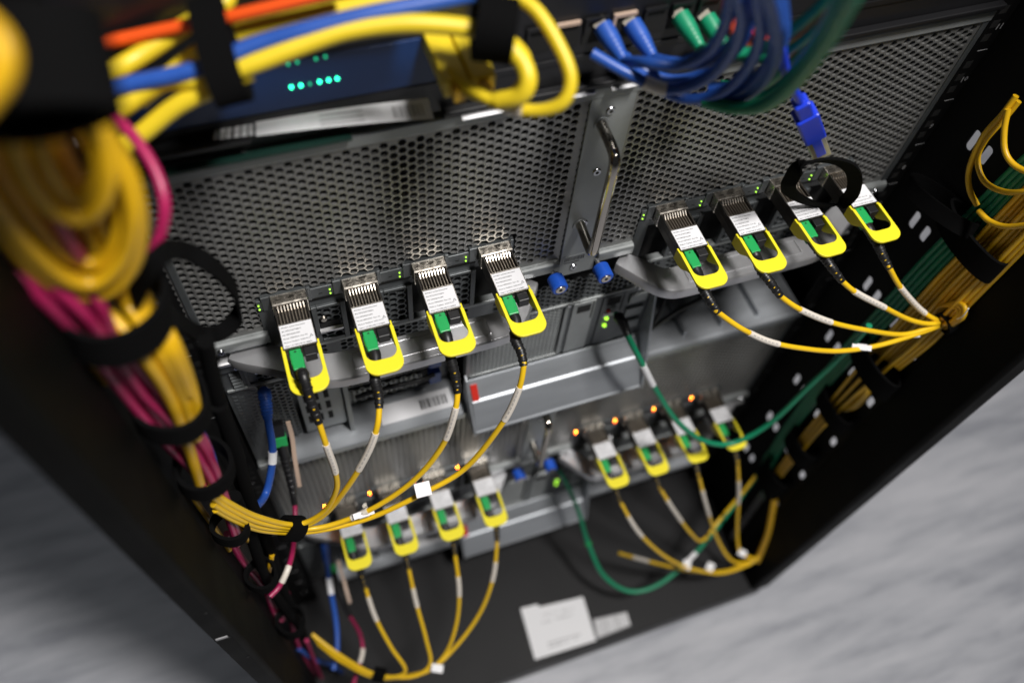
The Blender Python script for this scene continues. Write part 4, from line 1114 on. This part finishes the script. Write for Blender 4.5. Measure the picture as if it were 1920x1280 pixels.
obox(b_, uu, vv, dd, 6.6, 5.4, Ld * 0.2, Ld * 0.62).build('hood', 'plug_blue', t, bevel=1.2)
obox(b_, uu, vv, dd, 5.8, 4.2, Ld * 0.62, Ld * 1.0).build('plug_body', 'clear_plastic', t, bevel=0.4)
obox(b_ - vv * 4.4 * (1 if vv.dot(CAM - b_) < 0 else -1), uu, vv, dd, 2.9, 0.6, Ld * 0.5, Ld * 0.92).build('clip', 'plug_blue', t, bevel=0.3)

# ------------------------------------------------------------------ black strap loop over the right transceivers
lc = [(1478, 345), (1500, 312), (1545, 300), (1585, 308), (1602, 330), (1598, 362), (1575, 382), (1540, 385), (1505, 375), (1482, 360)]
pts = [aY(x, y, -44 - 10 * math.sin(i / len(lc) * 2 * math.pi)) for i, (x, y) in enumerate(lc)]
pts = smooth_path(pts + [pts[0]], 6)[:-1]
o = MB().ribbon(pts, (0.15, -0.55, 0.80), 9.5, 1.8, closed=True).build('cable_strap', 'velcro', None, smooth=True, origin=pts[0])
tag(o, 'black strap ring hanging over the right pair of upper transceivers', 'strap', 'black straps round the cables')
tl = smooth_path([aY(1575, 384, -50), aY(1590, 385, -48), aY(1604, 372, -46), aY(1606, 345, -44)], 6)

# ------------------------------------------------------------------ green cables from the servers
def gcable(pts, label, sl):
    o, p = cord('network_cable', pts, 2.6, 'cord_green', label, 'cable', 'green cables hanging from the servers', sleeves=sl, sleeve_mat='tag_white')
    return o, p
P = [aY(1155, 588, -3), aY(1168, 606, -16), aY(1180, 635, -30), aY(1202, 678, -42), aY(1228, 728, -52), aY(1270, 790, -66), aY(1320, 826, -76), aY(1375, 830, -82), aY(1445, 792, -84), aY(1525, 716, -84), aY(1585, 660, -86), aY(1630, 610, -88)]
o, p = gcable(P, 'green cable hanging from the upper server to the right post', [((1205, 684), (1223, 722))])
bt = boot(MB(), smooth_path(P[:4], 6)[2:12], 4.6, 3.0, 6).build('strain_boot', 'boot_black', o, smooth=True)
P = [aY(1048, 880, -4), aY(1062, 905, -16), aZ(1085, 960, -515), aZ(1103, 1018, -555), aZ(1132, 1078, -590), aZ(1182, 1108, -605), aZ(1240, 1092, -600), aZ(1305, 1035, -580), aZ(1370, 955, -545), aZ(1418, 892, -500), aZ(1440, 850, -455)]
o, p = gcable(P, 'green cable hanging from the lower server over the base plate', [((1286, 1050), (1296, 1042))])
torus_ring(MB(), p[24], p[26] - p[22], 2.6, 1.6).build('grommet', 'plug_green', o, smooth=True)
# blue and magenta cables at the left bays
for k, dy in ((0, 0), (1, 1)):
    if k == 0:
        P = [aY(494, 728, 0), aY(497, 745, -8), aY(503, 790, -22), aY(511, 840, -34), aY(508, 885, -46), aY(496, 930, -58), aY(470, 960, -80)]
        sl = [((511, 843), (510, 868))]; lab = 'blue network cable plugged into the lower left bay of the upper server'
    else:
        P = [aY(604, 985, 0), aY(608, 1005, -8), aZ(614, 1060, -470), aZ(620, 1105, -490), aZ(630, 1165, -510), aZ(632, 1215, -520), aZ(625, 1255, -525)]
        sl = [((616, 1080), (621, 1110))]; lab = 'blue network cable hanging at the left of the base plate'
    o, p = cord('network_cable', P, 2.9, 'cord_blue', lab, 'cable', 'blue cables from the left bays', sleeves=sl, sleeve_mat='tag_white')
    bb_ = boot(MB(), p[4:16], 5.0, 3.6, 6); bb_.build('strain_boot', 'cord_blue', o, smooth=True)
    if k == 0:
        Q = [aY(522, 800, -8), aY(527, 830, -14), aY(534, 858, -20), aY(543, 895, -30), aY(552, 940, -42), aY(553, 985, -60), aY(549, 1030, -80), aY(540, 1065, -96), aY(524, 1098, -106), aY(506, 1118, -112)]
        sl = [((541, 1060), (528, 1092))]; lab = 'magenta fibre cable with green connector beside the upper blue cable'
    else:
        Q = [aZ(618, 1050, -478), aZ(624, 1072, -486), aZ(634, 1100, -494), aZ(644, 1125, -500), aZ(654, 1150, -508), aZ(674, 1185, -520), aZ(680, 1218, -528), aZ(672, 1250, -534), aZ(660, 1290, -540)]
        sl = [((680, 1212), (676, 1240))]; lab = 'magenta fibre cable curving down at the left of the base plate'
    o, p = cord('fiber_cable', Q, 2.1, 'cord_magenta', lab, 'cable', 'magenta fibre cables from the left bays', sleeves=sl)
    boot(MB(), p[8:34], 4.4, 2.5, 8).build('strain_boot', 'boot_black', o, smooth=True)
    c0 = p[8]; d0 = (p[10] - p[7]).normalized(); u0 = (Vector((1, 0, 0)) - d0 * d0.x).normalized(); v0 = d0.cross(u0)
    obox(c0, u0, v0, d0, 5.0, 4.0, -9, 1).build('connector', 'plug_green', o, bevel=0.6)
    obox(c0, u0, v0, d0, 4.4, 3.6, -22, -9.2).build('adapter', 'switch_black', o, bevel=0.6)
    R_ = smooth_path([aY(540, 790, -12), aY(548, 820, -16), aY(553, 860, -24), aY(562, 912, -36)] if k == 0 else [aZ(634, 1050, -480), aZ(641, 1075, -486), aZ(648, 1100, -492), aZ(656, 1130, -498)], 6)
    rb = MB().ribbon(R_, (1, 0, 0), 3.4, 0.8).build('pull_strip', 'beige', None, origin=R_[0])
    tag(rb, ('beige plastic pull strip hanging beside the %s magenta cable' % ('upper' if k == 0 else 'lower')), 'strip')

# ------------------------------------------------------------------ right vertical bundles
GR = 'yellow cables of the right bundle'
def right(color, pts, r, label, group, x=None):
    o, p = cord('fiber_cable', [aX(*q) for q in pts], r, color, label, 'cable', group, per=7)
    return o
YR = 'amber yellow cable of the straight bundle on the right side panel'
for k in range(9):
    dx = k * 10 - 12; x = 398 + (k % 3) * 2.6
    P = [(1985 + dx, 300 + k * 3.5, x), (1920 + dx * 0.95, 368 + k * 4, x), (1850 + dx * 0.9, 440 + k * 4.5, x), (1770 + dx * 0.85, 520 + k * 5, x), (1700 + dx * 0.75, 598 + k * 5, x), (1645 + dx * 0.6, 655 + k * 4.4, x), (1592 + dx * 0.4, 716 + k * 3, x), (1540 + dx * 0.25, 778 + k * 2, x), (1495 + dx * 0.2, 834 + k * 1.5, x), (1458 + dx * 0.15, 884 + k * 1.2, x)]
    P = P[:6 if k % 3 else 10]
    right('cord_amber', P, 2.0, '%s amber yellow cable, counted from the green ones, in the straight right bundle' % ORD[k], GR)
GL = 'dark green cable of the straight bundle on the right side panel'
for k in range(4):
    dx = k * 11; x = 403
    P = [(1960 + dx * .8, 262 + dx * .4, x), (1885 + dx, 330 + k * 5, x), (1800 + dx, 418 + k * 5, x), (1720 + dx * .95, 500 + k * 5, x), (1645 + dx * .8, 585 + k * 5, x), (1580 + dx * .6, 655 + k * 5, x), (1520 + dx * .4, 735 + k * 4, x), (1470 + dx * .3, 805 + k * 4, x), (1430 + dx * .3, 870 + k * 4, x)]
    right('cord_green', P, 2.4, '%s dark green cable from the servers in the straight right bundle' % ORD[k], 'green cables of the right bundle')
LPY = 'thin yellow cable looping free at the right edge'
for pts, lab in (([(1905, 180, 388), (1880, 214, 386), (1842, 258, 384), (1818, 315, 384), (1818, 355, 386), (1832, 385, 390)], 'leftmost yellow cable loop at the upper right edge'),
            ([(1910, 190, 390), (1884, 222, 388), (1846, 265, 386), (1833, 300, 386), (1846, 340, 386), (1885, 360, 388), (1940, 358, 390)], 'middle yellow cable loop at the upper right edge'),
            ([(1890, 205, 384), (1883, 245, 384), (1885, 285, 384), (1905, 312, 385), (1950, 332, 386)], 'rightmost yellow cable loop at the upper right edge'),
            ([(1835, 395, 386), (1856, 415, 386), (1890, 425, 386), (1950, 418, 388)], 'yellow cable curving below the other loops at the right edge')):
    right('cord_amber', pts, 2.0, lab, 'yellow loops at the right edge')
for k in range(3):
    right('cord_amber', [(1770 + 8 * k, 608, 399), (1792 + 7 * k, 598 - 2 * k, 398), (1798 + 5 * k, 580 - 3 * k, 398), (1775 + 6 * k, 572 - 2 * k, 399), (1745 + 4 * k, 580, 402)], 1.9, '%s yellow cord turning back into the bundle behind the right strap' % ('left', 'middle', 'right')[k], 'yellow cords behind the right strap')
t_ = right('tag_white', [(1795, 598, 396), (1806, 592, 394), (1816, 578, 393)], 0.5, 'thin white cable tie end sticking out by the right strap', None)
t_['category'] = 'cable tie'; t_.name = 'cable_tie'
right('cord_amber', [(1420, 1050, 402), (1440, 1000, 403), (1450, 950, 403), (1455, 915, 404)], 4.2, 'thick yellow cable rising at the lower right corner of the rack', None)
right('cord_amber', [(1640, 700, 402), (1625, 735, 402), (1605, 758, 403), (1585, 765, 403)], 4.0, 'curved yellow cable below the right bundle', None)
o, p = cord('fiber_cable', [aZ(*q) for q in ((1160, 1036, -560), (1195, 1046, -570), (1240, 1058, -580), (1300, 1070, -592), (1360, 1070, -600), (1405, 1052, -602))], 2.0, 'cord_yellow', 'loose yellow cable end lying above the base plate', 'cable', sleeves=[((1185, 1043), (1215, 1051))])
for px, py, x, rr, wd, lab in ((1822, 452, 400, 31, 22, 'black strap round the right bundle, level with the rightmost upper transceiver'),
                               (1642, 690, 400, 27, 26, 'black strap round the right bundle, below the gathered yellow cords'),
                               (1566, 768, 402, 22, 22, 'black strap round the right bundle, beside the green cable'),
                               (1502, 838, 402, 20, 28, 'black strap round the right bundle, second from the bottom'),
                               (1450, 895, 402, 20, 40, 'lowest black strap round the right bundle')):
    strap(aX(px, py, x - 1), (0, 0, 1), 9, rr, wd, lab, thick=2.6, u=(1, 0, 0))
# big ring of strap standing off the bundle
c = aX(1765, 385, 392)
strap(c, (0.35, 0.25, 1), 15, 34, 12, 'large loose black strap ring at the upper right bundle', thick=2.4, u=(1, 0, 0))
# steel bar at the lower right
a, b_ = aX(1372, 1008, 404), aX(1432, 925, 404)
tie = MB().ribbon([a, a.lerp(b_, .5), b_], (0, 1, 0), 9, 1.5).build('tie_bar', 'bright_steel', None, origin=a)
tag(tie, 'pale metal bar leaning on the lower right side panel', 'bar')
for o in bpy.data.objects:
    if '_o' in o:
        del o['_o']
